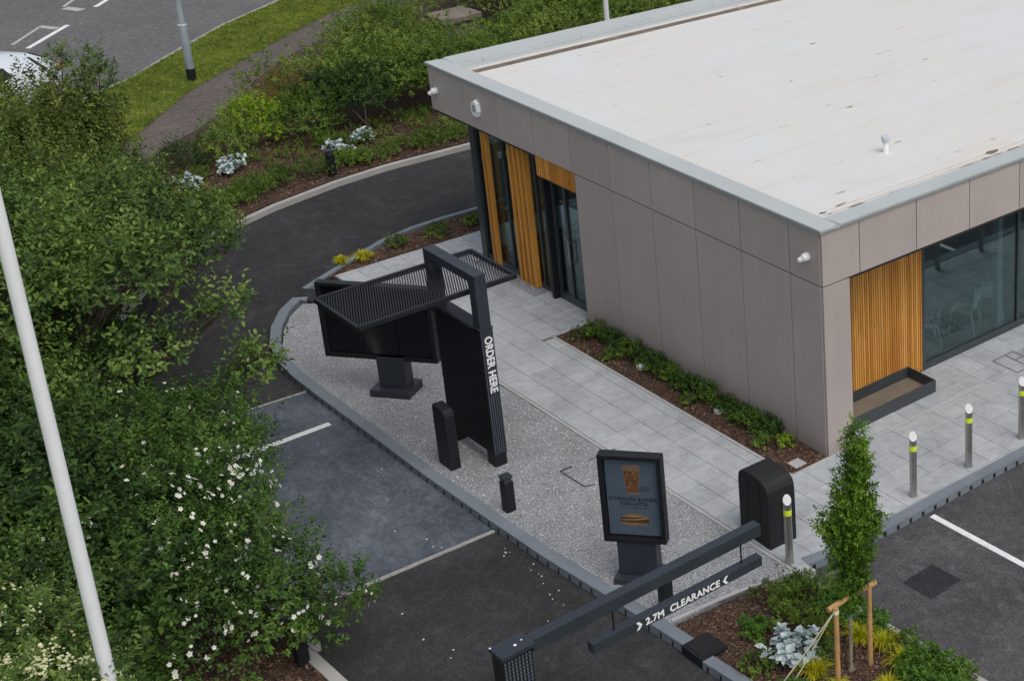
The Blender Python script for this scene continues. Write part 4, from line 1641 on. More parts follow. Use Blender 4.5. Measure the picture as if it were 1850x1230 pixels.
mb.box(U0 + 0.03, 0.16, Z0 + 0.03, U1 - 0.03, 0.235, Z1 - 0.03)
mb.build('back_panel', 'screen', pd)
mb = MB()
mb.box(U0 + FW + 0.012, 0.150, Z0 + 0.09, U1 - FW - 0.012, 0.159, Z1 - 0.09)
scr = mb.build('poster', 'poster', pd)
pc = (U0 + U1) / 2
mb = MB()


def ppoly(pts, m, y):
    mb.prism([(0, 0), (1, 0), (0, 1)], 0, 0) if False else None
    f = [(pc + a, y, b) for a, b in pts]
    mb.face(f, m)


def ell(cx, cz_, rx, rz, n=28, a0=0, a1=2 * math.pi):
    return [(cx + rx * math.cos(a0 + (a1 - a0) * k / n), cz_ + rz * math.sin(a0 + (a1 - a0) * k / n)) for k in range(n + 1 if a1 - a0 < 6.2 else n)]


ppoly([(0.02, 1.40), (0.22, 1.43), (0.25, 1.49), (0.16, 1.52), (0.06, 1.50)], 'postershade', 0.1490)
ppoly([(-0.125, 1.82), (0.125, 1.82), (0.085, 1.375), (-0.085, 1.375)], 'coffee2', 0.1484)
ppoly([(-0.108, 1.75), (0.108, 1.75), (0.076, 1.40), (-0.076, 1.40)], 'coffee', 0.1478)
ppoly(ell(0, 1.82, 0.13, 0.022), 'coffee2', 0.1472)
ppoly(ell(0, 1.752, 0.108, 0.016), 'bread', 0.1472)
for (a, b) in ((-0.06, 1.68), (0.05, 1.62), (-0.02, 1.55), (0.03, 1.71), (-0.05, 1.48)):
    ppoly([(a - .018, b - .018), (a + .02, b - .012), (a + .014, b + .02), (a - .016, b + .016)], 'bread', 0.1470)
ppoly([(-0.14, 1.850), (-0.07, 1.835), (-0.065, 1.841), (-0.14, 1.856)], 'ink', 0.1470)
# sandwich
ppoly(ell(0, 0.955, 0.205, 0.085), 'bread2', 0.1484)
ppoly(ell(0.01, 0.985, 0.20, 0.075, 16, 0.15, math.pi - 0.15), 'bread', 0.1478)
ppoly(ell(-0.01, 0.925, 0.20, 0.062, 16, math.pi + 0.1, 2 * math.pi - 0.1), 'bread', 0.1478)
ppoly([(-0.18, 0.948), (0.02, 0.958), (0.18, 0.985), (0.17, 0.998), (0.0, 0.974), (-0.18, 0.962)], 'bread3', 0.1472)
ppoly([(-0.10, 1.020), (-0.06, 1.030), (0.10, 1.030), (0.05, 1.012)], 'bread3', 0.1472)
# small print line, too fine to read
rnd = random.Random(3)
u = -0.17
while u < 0.17:
    wd = rnd.uniform(0.010, 0.03)
    ppoly([(u, 1.148), (u + wd, 1.148), (u + wd, 1.158), (u, 1.158)], 'ink', 0.1484)
    u += wd + 0.009
mb.build('poster_pictures', 'poster', scr)
mt = Matrix.Translation((pc, 0.1482, 1.29)) @ Matrix.Rotation(R(90), 4, 'X')
text_obj('poster_heading', 'STARBUCKS BLONDE', 0.076, 'ink', scr, mt, 0.0006, 0.0016, sx=0.86, space=1.10)
mt = Matrix.Translation((pc, 0.1482, 1.215)) @ Matrix.Rotation(R(90), 4, 'X')
text_obj('poster_heading', 'ICED LATTE', 0.076, 'ink', scr, mt, 0.0006, 0.0016, sx=0.86, space=1.10)

# low square bollard lights
for x, y, lb, h in ((-2.25, -4.32, 'low square black bollard light in the gravel in front of the ORDER HERE panel', 0.60),
                    (1.43, -4.12, 'low square black bollard light in the gravel behind the hanging clearance bar', 0.60),
                    (-17.22, 0.14, 'low square black bollard light beside silver plants beyond the drive', 0.60),
                    (-1.02, -8.06, 'low square black bollard light at the foot of the flowering rose bush', 0.62)):
    t = thing('bollard_light', lb, 'bollard light', (x, y, -0.01), R(0), 'low black bollard lights')
    mb = MB()
    mb.box(-0.075, -0.075, -0.03, 0.075, 0.075, h - 0.10)
    mb.build('post', 'black', t, bevel=0.006)
    mb = MB()
    mb.box(-0.060, -0.060, h - 0.10, 0.060, 0.060, h - 0.035)
    mb.build('lamp_lens', 'frame', t)
    mb = MB()
    mb.box(-0.077, -0.077, h - 0.035, 0.077, 0.077, h)
    mb.build('cap', 'darkgrey', t, bevel=0.006)

# ================================================================ CLEARANCE GANTRY
gt = thing('clearance_gantry', 'dark steel gantry post with long beam cantilevered over the drive', 'gantry', (4.52, -7.98, 0))
mb = MB()
mb.box(-0.11, -0.165, -0.12, 0.10, 0.165, 3.10)
for k in range(8):
    y = -0.155 + k * 0.0395
    zz = 0.0
    while zz < 3.06:
        mb.box(0.10, y, zz, 0.114, y + 0.020, zz + 0.028, 'rib')
        zz += 0.046
mb.build('column', 'black', gt)
mb = MB()
mb.box(-0.125, -0.185, 3.10, 0.13, 0.195, 3.15)
mb.build('column_cap', 'darkgrey', gt, bevel=0.004)
mb = MB()
mb.box(-0.055, 0.195, 3.00, 0.075, 3.13, 3.148)
mb.build('beam', 'darkgrey', gt, bevel=0.004)
mb = MB()
mb.box(-0.2, -0.25, -0.12, 0.2, 0.25, -0.10)
mb.build('base_plate', 'black', gt)
# bird mark and bolts on the cap
mb = MB()
mb.lathe([(0.018, 0), (0.012, 0.004)], 10, None, (0.02, 0.03, 3.151))
mb.lathe([(0.010, 0), (0.007, 0.004)], 10, None, (-0.01, 0.12, 3.151))
mb.lathe([(0.012, 0), (0.008, 0.004)], 10, None, (-0.11, -0.175, 3.151))
mb.build('cap_bolts', 'white', gt)

hb = thing('clearance_bar', 'hanging dark bar lettered 2.7M CLEARANCE between two white arrows, on chains', 'clearance bar', (4.52, -5.97, 2.58))
mb = MB()
mb.box(-0.055, -1.13, 0.0, 0.055, 1.13, 0.125)
mb.build('bar', 'darkgrey', hb, bevel=0.004)
for yy in (-0.83, 0.88):
    mb = MB()
    nl = 9
    for k in range(nl):
        z = 0.13 + k * (0.30 / nl)
        if k % 2:
            mb.obox((0, yy, z + 0.015), ((1, 0, 0), (0, 1, 0), (0, 0, 1)), (0.010, 0.003, 0.022))
        else:
            mb.obox((0, yy, z + 0.015), ((1, 0, 0), (0, 1, 0), (0, 0, 1)), (0.003, 0.010, 0.022))
    mb.build('chain', 'black', hb)
mt = Matrix(((0, 0, 1, 0.058), (1, 0, 0, 0.03), (0, 1, 0, 0.062), (0, 0, 0, 1)))
text_obj('lettering', '2.7M  CLEARANCE', 0.118, 'white', hb, mt, 0.001, 0.0042, sx=0.98, space=1.06)
mb = MB()
for (yc, s_) in ((-0.555, 1), (0.61, -1)):
    xx = 0.058
    for half in (1, -1):
        a = [(xx, yc - 0.036 * s_, 0.062 + half * 0.05), (xx, yc + 0.004 * s_, 0.062 + half * 0.05), (xx, yc + 0.044 * s_, 0.062), (xx, yc + 0.004 * s_, 0.062)]
        mb.face(a)
mb.build('arrow_marks', 'white', hb)

# ================================================================ BIN, BOLLARDS, TROUGH
bn = thing('litter_bin', 'large black moulded plastic bin with domed top standing on the paving corner', 'bin', (1.02, -2.02, 0), R(-2))
mb = MB()
bw, bd, bh = 0.355, 0.235, 1.10
secs = [(0.0, .93, .93), (0.03, .97, .97), (0.4, 1.0, 1.0), (0.84, 0.98, 0.97), (0.90, 0.97, 0.95)]
# arched body: profile across x, extruded along y
prof = []
for k in range(13):
    a = math.pi * k / 12
    prof.append((math.cos(a) * bw * (abs(math.cos(a)) ** -0.25 if abs(math.cos(a)) > 0.01 else 1), 0.86 + 0.235 * math.sin(a) ** 0.75))
prof = [(bw, 0.0), (bw * 1.0, 0.4), (bw, 0.80)] + [(0.97 * bw, 0.93), (0.86 * bw, 1.005), (0.66 * bw, 1.055), (0.33 * bw, 1.085), (-0.1 * bw, 1.09), (-0.5 * bw, 1.085), (-0.80 * bw, 1.06), (-0.95 * bw, 1.0), (-bw, 0.90)] + [(-bw, 0.4), (-bw, 0.0)]
f1 = [(x, -bd, z) for x, z in prof]
f2 = [(x, bd, z) for x, z in prof]
mb.face(f1)
mb.face(f2)
for i in range(len(prof)):
    j = (i + 1) % len(prof)
    mb.face([f1[i], f1[j], f2[j], f2[i]])
b_o = mb.build('body', 'plastic', bn, bevel=0.06, seg=5)
mb = MB()
for x in (-0.16, 0.14):
    mb.box(x - 0.012, -bd - 0.008, 0.08, x + 0.012, -bd + 0.002, 0.95)
for y in (0.0,):
    mb.box(bw - 0.002, y - 0.015, 0.08, bw + 0.008, y + 0.015, 0.74)
mb.build('moulded_ribs', 'plastic', bn, bevel=0.003)

bd_labels = ['steel bollard with yellow band closest to the black bin',
             'steel bollard with yellow band just behind the staked tree crown',
             'steel bollard with yellow band between the tree and the right edge bollard',
             'steel bollard with yellow band at the right edge of the view']


def bollard(loc, lb):
    t = thing('steel_bollard', lb, 'bollard', loc, 0, 'steel bollards along the paving')
    r = 0.057
    zb = [(0.0, 0.98), (0, 0)]
    mb = MB()
    n = 28
    # slanted top: rises toward -x... cap faces the drive
    dirx, diry = math.cos(R(-35)), math.sin(R(-35))
    ring0, ring1 = [], []
    for k in range(n):
        a = 2 * math.pi * k / n
        x, y = r * math.cos(a), r * math.sin(a)
        ring0.append((x, y, 0.0))
        ring1.append((x, y, 1.035 - (x * dirx + y * diry) * 0.95))
    for k in range(n):
        j = (k + 1) % n
        mb.face([ring0[k], ring0[j], ring1[j], ring1[k]])
    mb.face(ring0)
    mb.face(ring1)
    mb.build('post', 'steel', t, True)
    mb = MB()
    c0 = [(x * 0.93, y * 0.93, z + 0.002 + (0.002)) for x, y, z in ring1]
    c1 = [(x * 0.90, y * 0.90, z + 0.008) for x, y, z in [(a, b, 1.035 - (a * dirx + b * diry) * 0.95) for a, b, _ in ring0]]
    for k in range(n):
        j = (k + 1) % n
        mb.face([c0[k], c0[j], c1[j], c1[k]])
    mb.face(c1)
    mb.build('cap', 'cap_white', t)
    mb = MB()
    for k in range(n):
        j = (k + 1) % n
        a, b = ring0[k], ring0[j]
        s_ = 1.02
        mb.face([(a[0] * s_, a[1] * s_, 0.80), (b[0] * s_, b[1] * s_, 0.80), (b[0] * s_, b[1] * s_, 0.885), (a[0] * s_, a[1] * s_, 0.885)])
        mb.face([(a[0] * s_, a[1] * s_, 0.885), (b[0] * s_, b[1] * s_, 0.885), (b[0] * .98, b[1] * .98, 0.887), (a[0] * .98, a[1] * .98, 0.887)])
        mb.face([(a[0] * s_, a[1] * s_, 0.80), (b[0] * s_, b[1] * s_, 0.80), (b[0] * .98, b[1] * .98, 0.798), (a[0] * .98, a[1] * .98, 0.798)])
    mb.build('band', 'hivis', t, True)
    mb = MB()
    mb.lathe([(0.066, 0.0), (0.064, 0.006)], 28)
    mb.build('foot_ring', 'steel', t, True)
    return t


b0 = bollard((1.79, -2.26, 0), bd_labels[0])
for (x, y), lb in zip(((1.785, 0.17), (1.79, 1.36), (1.785, 2.58)), bd_labels[1:]):
    c = copytree(b0)
    c.location = (x, y, 0)
    c['label'] = lb
for k, (x, y) in enumerate(((1.79, 3.80), (1.79, 5.0), (1.79, 6.2), (1.79, 7.45))):
    c = copytree(b0)
    c.location = (x, y, 0)
    c['label'] = 'steel bollard further along the paving, seen only as a reflection in the window'

tr = thing('planter_trough', 'empty dark grey rectangular metal trough against the timber battens', 'planter', (-0.60, 1.62, 0))
mb = MB()
tx0, tx1, ty0, ty1, th = -0.38, 0.31, -1.055, 1.05, 0.24
tk = 0.022
mb.box(tx0, ty0, 0.02, tx1, ty0 + tk, th)
mb.box(tx0, ty1 - tk, 0.02, tx1, ty1, th)
mb.box(tx0, ty0 + tk, 0.02, tx0 + tk, ty1 - tk, th)
mb.box(tx1 - tk, ty0 + tk, 0.02, tx1, ty1 - tk, th)
mb.build('sides', 'frame', tr, bevel=0.003)
mb = MB()
mb.box(tx0 + tk, ty0 + tk, 0.03, tx1 - tk, ty1 - tk, 0.045)
mb.build('floor', 'trough_in', tr)
mb = MB()
for x in (tx0 + 0.05, tx1 - 0.05):
    for y in (ty0 + 0.08, ty1 - 0.08):
        mb.box(x - 0.03, y - 0.03, 0.0, x + 0.03, y + 0.03, 0.03)
mb.build('feet', 'black', tr)

# chairs inside the glass
def chair(loc, rz, lb):
    t = thing('cafe_chair', lb, 'chair', loc, rz, 'pale wooden chairs inside the window')
    mb = MB()
    for k in range(5):
        mb.box(-0.21, -0.20 + k * 0.084, 0.44, 0.21, -0.20 + k * 0.084 + 0.068, 0.46)
    mb.build('seat', 'stake_pale', t)
    mb = MB()
    for k in range(3):
        z = 0.58 + k * 0.09
        mb.obox((0, -0.235 - k * 0.012, z), ((1, 0, 0), (0, 1, 0), (0, 0, 1)), (0.20, 0.010, 0.033))
    mb.build('backrest', 'stake_pale', t)
    for sx in (-1, 1):
        mb = MB()
        mb.tube([(sx * 0.22, 0.24, 0.0), (sx * 0.19, 0.16, 0.44)], 0.014, 8)
        mb.build('leg', 'stake_pale', t)
        mb = MB()
        mb.tube([(sx * 0.22, -0.27, 0.0), (sx * 0.19, -0.20, 0.44), (sx * 0.19, -0.265, 0.82)], 0.014, 8)
        mb.build('leg', 'stake_pale', t)
    return t


M['stake_pale'] = paint('pale_ash', (0.86, 0.84, 0.76), 0.5, 0.1)
chair((-1.60, 4.66, 0), R(118), 'pale slatted wooden chair inside the big window, fully visible through the glass')
chair((-1.70, 3.75, 0), R(150), 'pale slatted wooden chair inside the window, partly cut off by the timber cladding')
chair((-1.75, 5.45, 0), R(60), 'pale slatted wooden chair inside the window, furthest into the room')

# ================================================================ POLES, LAMP, CAR, PLINTH
fp = thing('flagpole', 'tall white flagpole rising in the foreground in front of the hedge', 'flagpole', (1.83, -10.908, -0.05))
mb = MB()
mb.tube([(0, 0, 0.12), (0, 0, 4.0), (0, 0, 9.0)], [0.072, 0.070, 0.060], 24)
mb.build('shaft', 'pole_white', fp, True)
mb = MB()
mb.lathe([(0.16, 0), (0.16, 0.06), (0.10, 0.12)], 20)
mb.build('base_collar', 'galv', fp, True)
mb = MB()
mb.lathe([(0.05, 9.0), (0.085, 9.05), (0.05, 9.12)], 16)
mb.build('finial', 'pole_white', fp, True)
fp2 = thing('flagpole', 'white pole standing behind the roof parapet at the top', 'flagpole', (-18.9, 8.70, -0.05))
mb = MB()
mb.tube([(0, 0, 0.1), (0, 0, 4.0), (0, 0, 9.0)], [0.070, 0.064, 0.055], 20)
mb.build('shaft', 'pole_white', fp2, True)
mb = MB()
mb.lathe([(0.16, 0), (0.16, 0.06), (0.10, 0.12)], 20)
mb.build('base_collar', 'galv', fp2, True)
lc = thing('street_lamp', 'galvanised grey lamp column with black painted foot on the verge', 'street lamp', (-26.65, 0.80, ZR))
mb = MB()
mb.tube([(0, 0, 0.34), (0, 0, 1.55), (0, 0, 1.62), (0, 0, 6.0), (0, 0, 8.0)], [0.108, 0.104, 0.082, 0.07, 0.05], 20)
mb.build('column', 'galv', lc, True)
mb = MB()
mb.tube([(0, 0, 0.0), (0, 0, 0.36)], [0.115, 0.115], 20)
mb.build('painted_foot', 'black', lc, True)
mb = MB()
mb.tube([(0, 0, 1.545), (0, 0, 1.575)], [0.108, 0.108], 20)
mb.build('label_band', 'white', lc, True)
mb = MB()
mb.tube([(0, 0, 7.9), (-0.3, -0.2, 8.1), (-0.9, -0.6, 8.15)], 0.035, 10)
mb.build('arm', 'galv', lc, True)
mb = MB()
mb.obox((-1.1, -0.73, 8.14), ((0.83, 0.55, 0), (-0.55, 0.83, 0), (0, 0, 1)), (0.28, 0.12, 0.05))
mb.build('lamp_head', 'galv', lc, bevel=0.02)

pl = thing('stone_plinth', 'weathered stone block with overhanging slab among the shrubs', 'stone block', (-24.75, 7.42, -0.1), R(4))
mb = MB()
mb.box(-0.38, -0.50, 0.0, 0.38, 0.50, 0.76)
mb.build('block', 'stone', pl, bevel=0.02)
mb = MB()
mb.box(-0.50, -0.62, 0.76, 0.50, 0.62, 0.93)
mb.build('cap_slab', 'stone', pl, bevel=0.02)

# car
car = thing('parked_car', 'white hatchback on the road, partly hidden behind the hedge top', 'car', (-27.0, -4.1, ZR), R(35))
# local: x across, y forward->rear ( +y rear ), z up
mb = MB()
prof = [  # y, zlow, half width, roof z, roof half width
    (-2.1, 0.45, 0.62, 0.62, 0.55), (-1.95, 0.28, 0.80, 0.78, 0.66), (-1.2, 0.22, 0.87, 0.93, 0.74), (-0.75, 0.22, 0.88, 1.0, 0.74), (-0.1, 0.22, 0.89, 1.40, 0.60),
    (0.6, 0.22, 0.89, 1.47, 0.62), (1.25, 0.22, 0.88, 1.42, 0.60), (1.75, 0.25, 0.86, 1.15, 0.64), (1.95, 0.28, 0.83, 0.95, 0.68), (2.08, 0.34, 0.76, 0.88, 0.66), (2.12, 0.48, 0.66, 0.72, 0.6)]
rings = []
for y, zl, hw, rz, rw in prof:
    belt = min(0.92, rz - 0.02)
    rings.append([(-hw * 0.92, y, zl), (-hw, y, zl + 0.2), (-hw, y, belt - 0.12), (-hw * 0.97, y, belt), (-rw, y, rz - 0.03), (-rw * 0.8, y, rz),
                  (rw * 0.8, y, rz), (rw, y, rz - 0.03), (hw * 0.97, y, belt), (hw, y, belt - 0.12), (hw, y, zl + 0.2), (hw * 0.92, y, zl)])
for a, b in zip(rings[:-1], rings[1:]):
    for i in range(12):
        j = (i + 1) % 12
        mb.face([a[i], a[j], b[j], b[i]])
mb.face(rings[0])
mb.face(rings[-1])
body = mb.build('body', 'carpaint', car, True)
bm = bmesh.new()
bm.from_mesh(body.data)
bmesh.ops.remove_doubles(bm, verts=bm.verts, dist=0.001)
bmesh.ops.recalc_face_normals(bm, faces=bm.faces)
bm.to_mesh(body.data)
bm.free()
for sgn in (-1, 1):
    mb = MB()
    q = lambda y, t, hw, rw, z0_, z1_: (sgn * (hw * 0.97 + (rw - hw * 0.97) * t + 0.006), y, z0_ + (z1_ - z0_) * t)
    mb.face([q(-0.62, 0.08, .88, .72, .92, 1.03), q(1.5, 0.08, .87, .62, .92, 1.25), q(1.18, 0.88, .88, .60, .92, 1.40), q(0.0, 0.86, .89, .60, .92, 1.40)])
    mb.build('side_window', 'carglass', car)
mb = MB()
mb.face([(-0.56, 1.33, 1.395), (0.56, 1.33, 1.395), (0.62, 1.80, 1.135), (-0.62, 1.80, 1.135)])
mb.face([(-0.5, -0.12, 1.405), (0.5, -0.12, 1.405), (0.66, -0.74, 1.02), (-0.66, -0.74, 1.02)])
mb.build('windscreen', 'carglass', car)
for sgn in (-1, 1):
    mb = MB()
    mb.obox((sgn * 0.62, 2.06, 0.86), ((1, 0, 0), (0, 1, 0), (0, 0, 1)), (0.20, 0.035, 0.07))
    mb.obox((sgn * 0.80, 1.94, 0.86), ((0.5 * sgn, -0.86, 0), (0.86, 0.5 * sgn, 0), (0, 0, 1)), (0.14, 0.035, 0.07))
    mb.build('tail_light', 'red', car, bevel=0.01)
mb = MB()
mb.obox((0, 2.085, 0.86), ((1, 0, 0), (0, 1, 0), (0, 0, 1)), (0.45, 0.02, 0.035))
mb.build('light_bar', 'red', car)
for sx in (-0.84, 0.84):
    for y in (-1.3, 1.3):
        mb = MB()
        mb.tube([(sx - 0.09, y, 0.32), (sx + 0.09, y, 0.32)], [0.32, 0.32], 24)
        wh = mb.build('wheel', 'rubber', car, True)
        mb = MB()
        mb.tube([(sx - 0.095, y, 0.32), (sx + 0.095, y, 0.32)], [0.2, 0.2], 20)
        mb.build('rim', 'steel', wh, True)

# ================================================================ VEGETATION
def plant(name, label, cat, base, lobes, n, L, mat, seed, group=None, stem='bark', nstem=14, r0=0.04, flowers=None, part='foliage', **kw):
    t = thing(name, label, cat, base, 0, group)
    crown(part, lobes, n, L, mat, t, seed, **kw)
    if nstem:
        stems('branches', lobes, stem, t, seed + 50, n=nstem, r0=r0)
    if flowers:
        f = blossoms('blossom', lobes, flowers[0], flowers[1], t, seed + 90, **flowers[2])
        f['kind'] = 'stuff'
    return t


# left hedge: large shrubs and small trees, each its own plant
plant('rose_bush', 'big dog rose bush dotted with white flowers arching over the drive kerb', 'shrub', (-2.9, -8.9, -0.03),
      [(0, -0.3, 1.20, 1.7, 1.35, 1.2), (1.35, 0.55, 1.0, 0.90, 0.85, 0.75), (1.3, -0.6, 0.9, 1.2, 1.2, 0.9), (-0.2, 0.75, 1.45, 1.0, 0.80, 0.7), (-1.1, 0.9, 1.6, 1.1, 0.9, 0.75), (-2.0, 1.3, 1.6, 1.0, 0.8, 0.6),
       (-2.4, 0.5, 1.4, 1.2, 1.1, 1.0), (0.9, 0.6, 1.3, 0.8, 0.6, 0.5), (0.3, -1.4, 1.5, 1.5, 0.9, 1.0), (2.15, 1.30, 0.85, 0.42, 0.38, 0.42), (1.9, 1.0, 0.55, 0.4, 0.35, 0.4)],
      60000, 0.062, 'leaf_rose', 21, nstem=30, flowers=(330, 0.037, dict(mat='petal_soft', cluster=2, dirbias=(0.75, 0.5, 0.35), keep=lambda c: (c[:, 0] > -0.9 + 0.9 * np.sin(c[:, 1] * 7 + c[:, 2] * 5)) | (c[:, 2] > 1.95))), twig=0.26, per=9, wr=0.6, shell=0.35)
plant('elder_bush', 'bush with clusters of small cream blossoms at the bottom left', 'shrub', (0.2, -11.6, -0.03),
      [(0, 0.2, 2.2, 1.1, 0.9, 0.9), (0.9, 0.3, 2.2, 0.8, 0.7, 0.8), (-0.9, 0.2, 2.0, 1.1, 0.9, 0.9), (1.55, 0.62, 2.55, 0.28, 0.22, 0.45)],
      20000, 0.075, 'leaf_mid', 22, nstem=16, flowers=(170, 0.022, dict(mat='petal_cream', heart='petal_cream', cluster=13, dirbias=(0.5, -0.2, 0.8))), twig=0.26)
plant('hedge_tree', 'dark green leafy bush filling the space left of the white flagpole', 'shrub', (-4.6, -11.2, -0.03),
      [(0, 0.2, 2.1, 1.9, 1.5, 1.5), (1.8, 0.4, 1.8, 1.4, 1.2, 1.2), (-1.6, 0.9, 2.3, 1.6, 1.2, 1.4), (3.0, 0.9, 1.7, 1.2, 1.0, 0.9), (0.6, 1.7, 2.0, 1.4, 0.9, 1.0)],
      38000, 0.098, 'leaf_dark', 23, nstem=18, r0=0.05, twig=0.34, per=8, wr=0.55)
plant('hedge_tree', 'tall leafy small tree leaning over the drive bend with dark tarmac glimpsed through it', 'tree', (-7.8, -8.9, -0.03),
      [(0, 0.0, 3.5, 1.6, 1.3, 0.9), (1.0, 1.3, 3.4, 0.8, 0.8, 0.5), (-1.0, 2.0, 3.4, 1.3, 1.0, 0.7), (-2.2, 0.4, 3.2, 1.6, 1.3, 1.0), (-0.2, 3.0, 3.1, 0.5, 0.45, 0.35), (1.6, 2.4, 2.7, 0.30, 0.30, 0.30), (2.4, 2.5, 2.0, 0.28, 0.25, 0.35), (1.9, 1.2, 2.5, 0.5, 0.4, 0.3), (1.4, -0.4, 2.2, 1.2, 0.9, 0.8), (2.6, -0.6, 1.9, 1.0, 0.8, 0.7)],
      30000, 0.105, 'leaf_mid', 24, nstem=22, r0=0.035, twig=0.38, per=8, wr=0.52)
plant('hedge_tree', 'low dark bush under the leaning small tree beside the kerb', 'shrub', (-8.6, -9.5, -0.03),
      [(0, 0, 1.1, 1.5, 1.0, 1.0), (-1.8, 0.5, 1.2, 1.4, 1.0, 1.0), (1.6, 0.1, 1.1, 1.2, 0.9, 1.0), (0.2, 0.8, 0.8, 1.0, 0.6, 0.7), (3.0, -0.5, 1.2, 1.2, 0.8, 1.0), (-1.4, 1.9, 1.1, 1.0, 0.8, 0.7), (-0.3, 1.7, 1.3, 0.9, 0.7, 0.6)],
      30000, 0.095, 'leaf_dark', 31, nstem=10, r0=0.03, twig=0.32, per=8, wr=0.55)
plant('hedge_tree', 'broad bushy tree of mixed brown green leaves in the middle of the left hedge', 'tree', (-11.9, -8.4, -0.03),
      [(0, 0, 2.8, 2.0, 1.5, 1.4), (1.5, 2.0, 2.6, 1.2, 1.0, 0.8), (-0.6, 2.6, 2.0, 1.2, 0.9, 0.9), (-1.6, 1.6, 2.1, 1.5, 1.2, 1.2), (0.5, -2.0, 3.0, 1.9, 1.4, 1.3), (0.3, 3.7, 2.0, 0.5, 0.5, 0.4)],
      38000, 0.102, 'leaf_brown', 25, nstem=22, r0=0.035, twig=0.40, per=8, wr=0.52)
plant('hedge_tree', 'loose shrub with pale leaf tips where the hedge meets the kerb bend', 'shrub', (-15.5, -4.7, -0.03),
      [(0, -0.6, 1.2, 1.4, 1.1, 1.1), (1.6, -0.6, 1.4, 1.3, 1.0, 1.0), (-0.5, 0.6, 0.6, 0.8, 0.5, 0.5), (0.8, 0.5, 0.9, 0.8, 0.6, 0.6)],
      19000, 0.088, 'leaf_mid', 26, nstem=16, r0=0.04, twig=0.32, per=8, wr=0.52)
plant('hedge_tree', 'upright dark brown green shrub below the road, its tips against the grey asphalt', 'shrub', (-18.7, -5.4, -0.03),
      [(0, 0, 1.9, 1.3, 1.1, 1.3), (0.6, 1.0, 1.5, 0.9, 0.7, 1.2), (-1.0, -0.7, 1.7, 1.1, 0.9, 1.1), (1.8, -0.6, 1.9, 1.3, 1.1, 1.2), (-1.0, 1.2, 1.4, 0.7, 0.6, 1.1)],
      24000, 0.100, 'leaf_brown', 27, nstem=20, r0=0.05, twig=0.34, per=8, wr=0.52)
plant('hedge_tree', 'shrub at the far left edge in front of the white car', 'shrub', (-20.0, -7.8, -0.03),
      [(0, 0, 1.2, 1.5, 1.3, 1.1), (1.9, -0.2, 1.5, 1.5, 1.3, 1.1)],
      16000, 0.105, 'leaf_mid', 28, nstem=12, r0=0.05, twig=0.34, per=8, wr=0.52)
plant('hedge_tree', 'deep green bush at the left edge halfway down behind the flagpole', 'shrub', (-8.8, -11.5, -0.03),
      [(0, 0, 2.6, 2.0, 1.6, 1.6), (-2.2, 0.3, 2.7, 1.8, 1.4, 1.5), (2.2, 0.3, 2.5, 1.7, 1.4, 1.4)],
      34000, 0.100, 'leaf_dark', 29, nstem=14, r0=0.06, twig=0.36, per=8, wr=0.55)
plant('hedge_tree', 'mid green bush at the left edge above the flagpole top', 'shrub', (-15.0, -8.6, -0.03),
      [(0, 0, 2.3, 1.9, 1.5, 1.5), (-2.2, 0.8, 2.1, 1.6, 1.3, 1.4), (2.0, -1.2, 2.7, 1.8, 1.4, 1.5)],
      36000, 0.098, 'leaf_mid', 30, nstem=14, r0=0.06, twig=0.36, per=8, wr=0.52)
# upright shoots above the hedge
for i, (x, y, h, lb) in enumerate(((-20.4, -3.4, 2.5, 'single thin leafy shoot standing above the hedge against the road'), (-18.7, -4.45, 3.2, 'leafy upright shoot cluster rising in front of the road markings'))):
    lob = [(0, 0, h, 0.20, 0.20, 0.30), (0.35, 0.30, h - 0.75, 0.20, 0.18, 0.22), (-0.2, 0.1, h - 0.7, 0.15, 0.15, 0.2)] if i == 0 else [(0, 0, h, 0.28, 0.28, 0.6), (0.35, 0.55, h - 0.25, 0.35, 0.35, 0.7), (0.3, 0.2, h - 1.2, 0.6, 0.6, 0.8)]
    plant('leafy_shoot', lb, 'shrub', (x, y, -0.03), lob, 700 if i == 0 else 4500, 0.07, 'leaf_mid', 40 + i, nstem=3 if i == 0 else 10, r0=0.012 if i == 0 else 0.02, twig=0.12)

# shrub bank beyond the drive
rng = np.random.default_rng(5)
bank = [(-20.3, -0.6), (-21.5, 0.9), (-22.6, 1.9), (-24.3, 3.5), (-25.6, 5.6), (-26.9, 8.0), (-29.5, 11.8), (-32.5, 24), (-20.0, 24), (-19.7, 9), (-19.9, 4.4), (-20.2, 1.0)]
lob = []
for x, y in sample(bank, 240, rng):
    hh = 1.15 + 0.45 * rng.random()
    if (x > -25.9 and abs(x + 24.4) < 1.5 and abs(y - 7.2) < 1.5):
        continue
    if -24.0 < x < -21.6 and abs(y - 6.6) < 1.4:
        hh *= 0.6
    rr_ = 0.75 + 0.4 * rng.random()
    lob.append((x, y, hh * 0.55, rr_, rr_, hh * 0.62))
o = crown('shrub_bank', lob, 300000, 0.078, 'leaf_hedge', None, 61, per=9, twig=0.15, zmin=-0.1, shell=0.35, rough=0.25)
stuff(o, 'dense knee-high mass of mixed green shrubs between the path and the drive', 'shrubbery')


def small(name, label, x, y, r, h, n, L, mat, seed, group=None, nstem=8, z=-0.03, **kw):
    return plant(name, label, 'shrub', (x, y, z), [(0, 0, h * 0.5, r, r, h * 0.55)], n, L, mat, seed, group, nstem=nstem, r0=0.02, **kw)


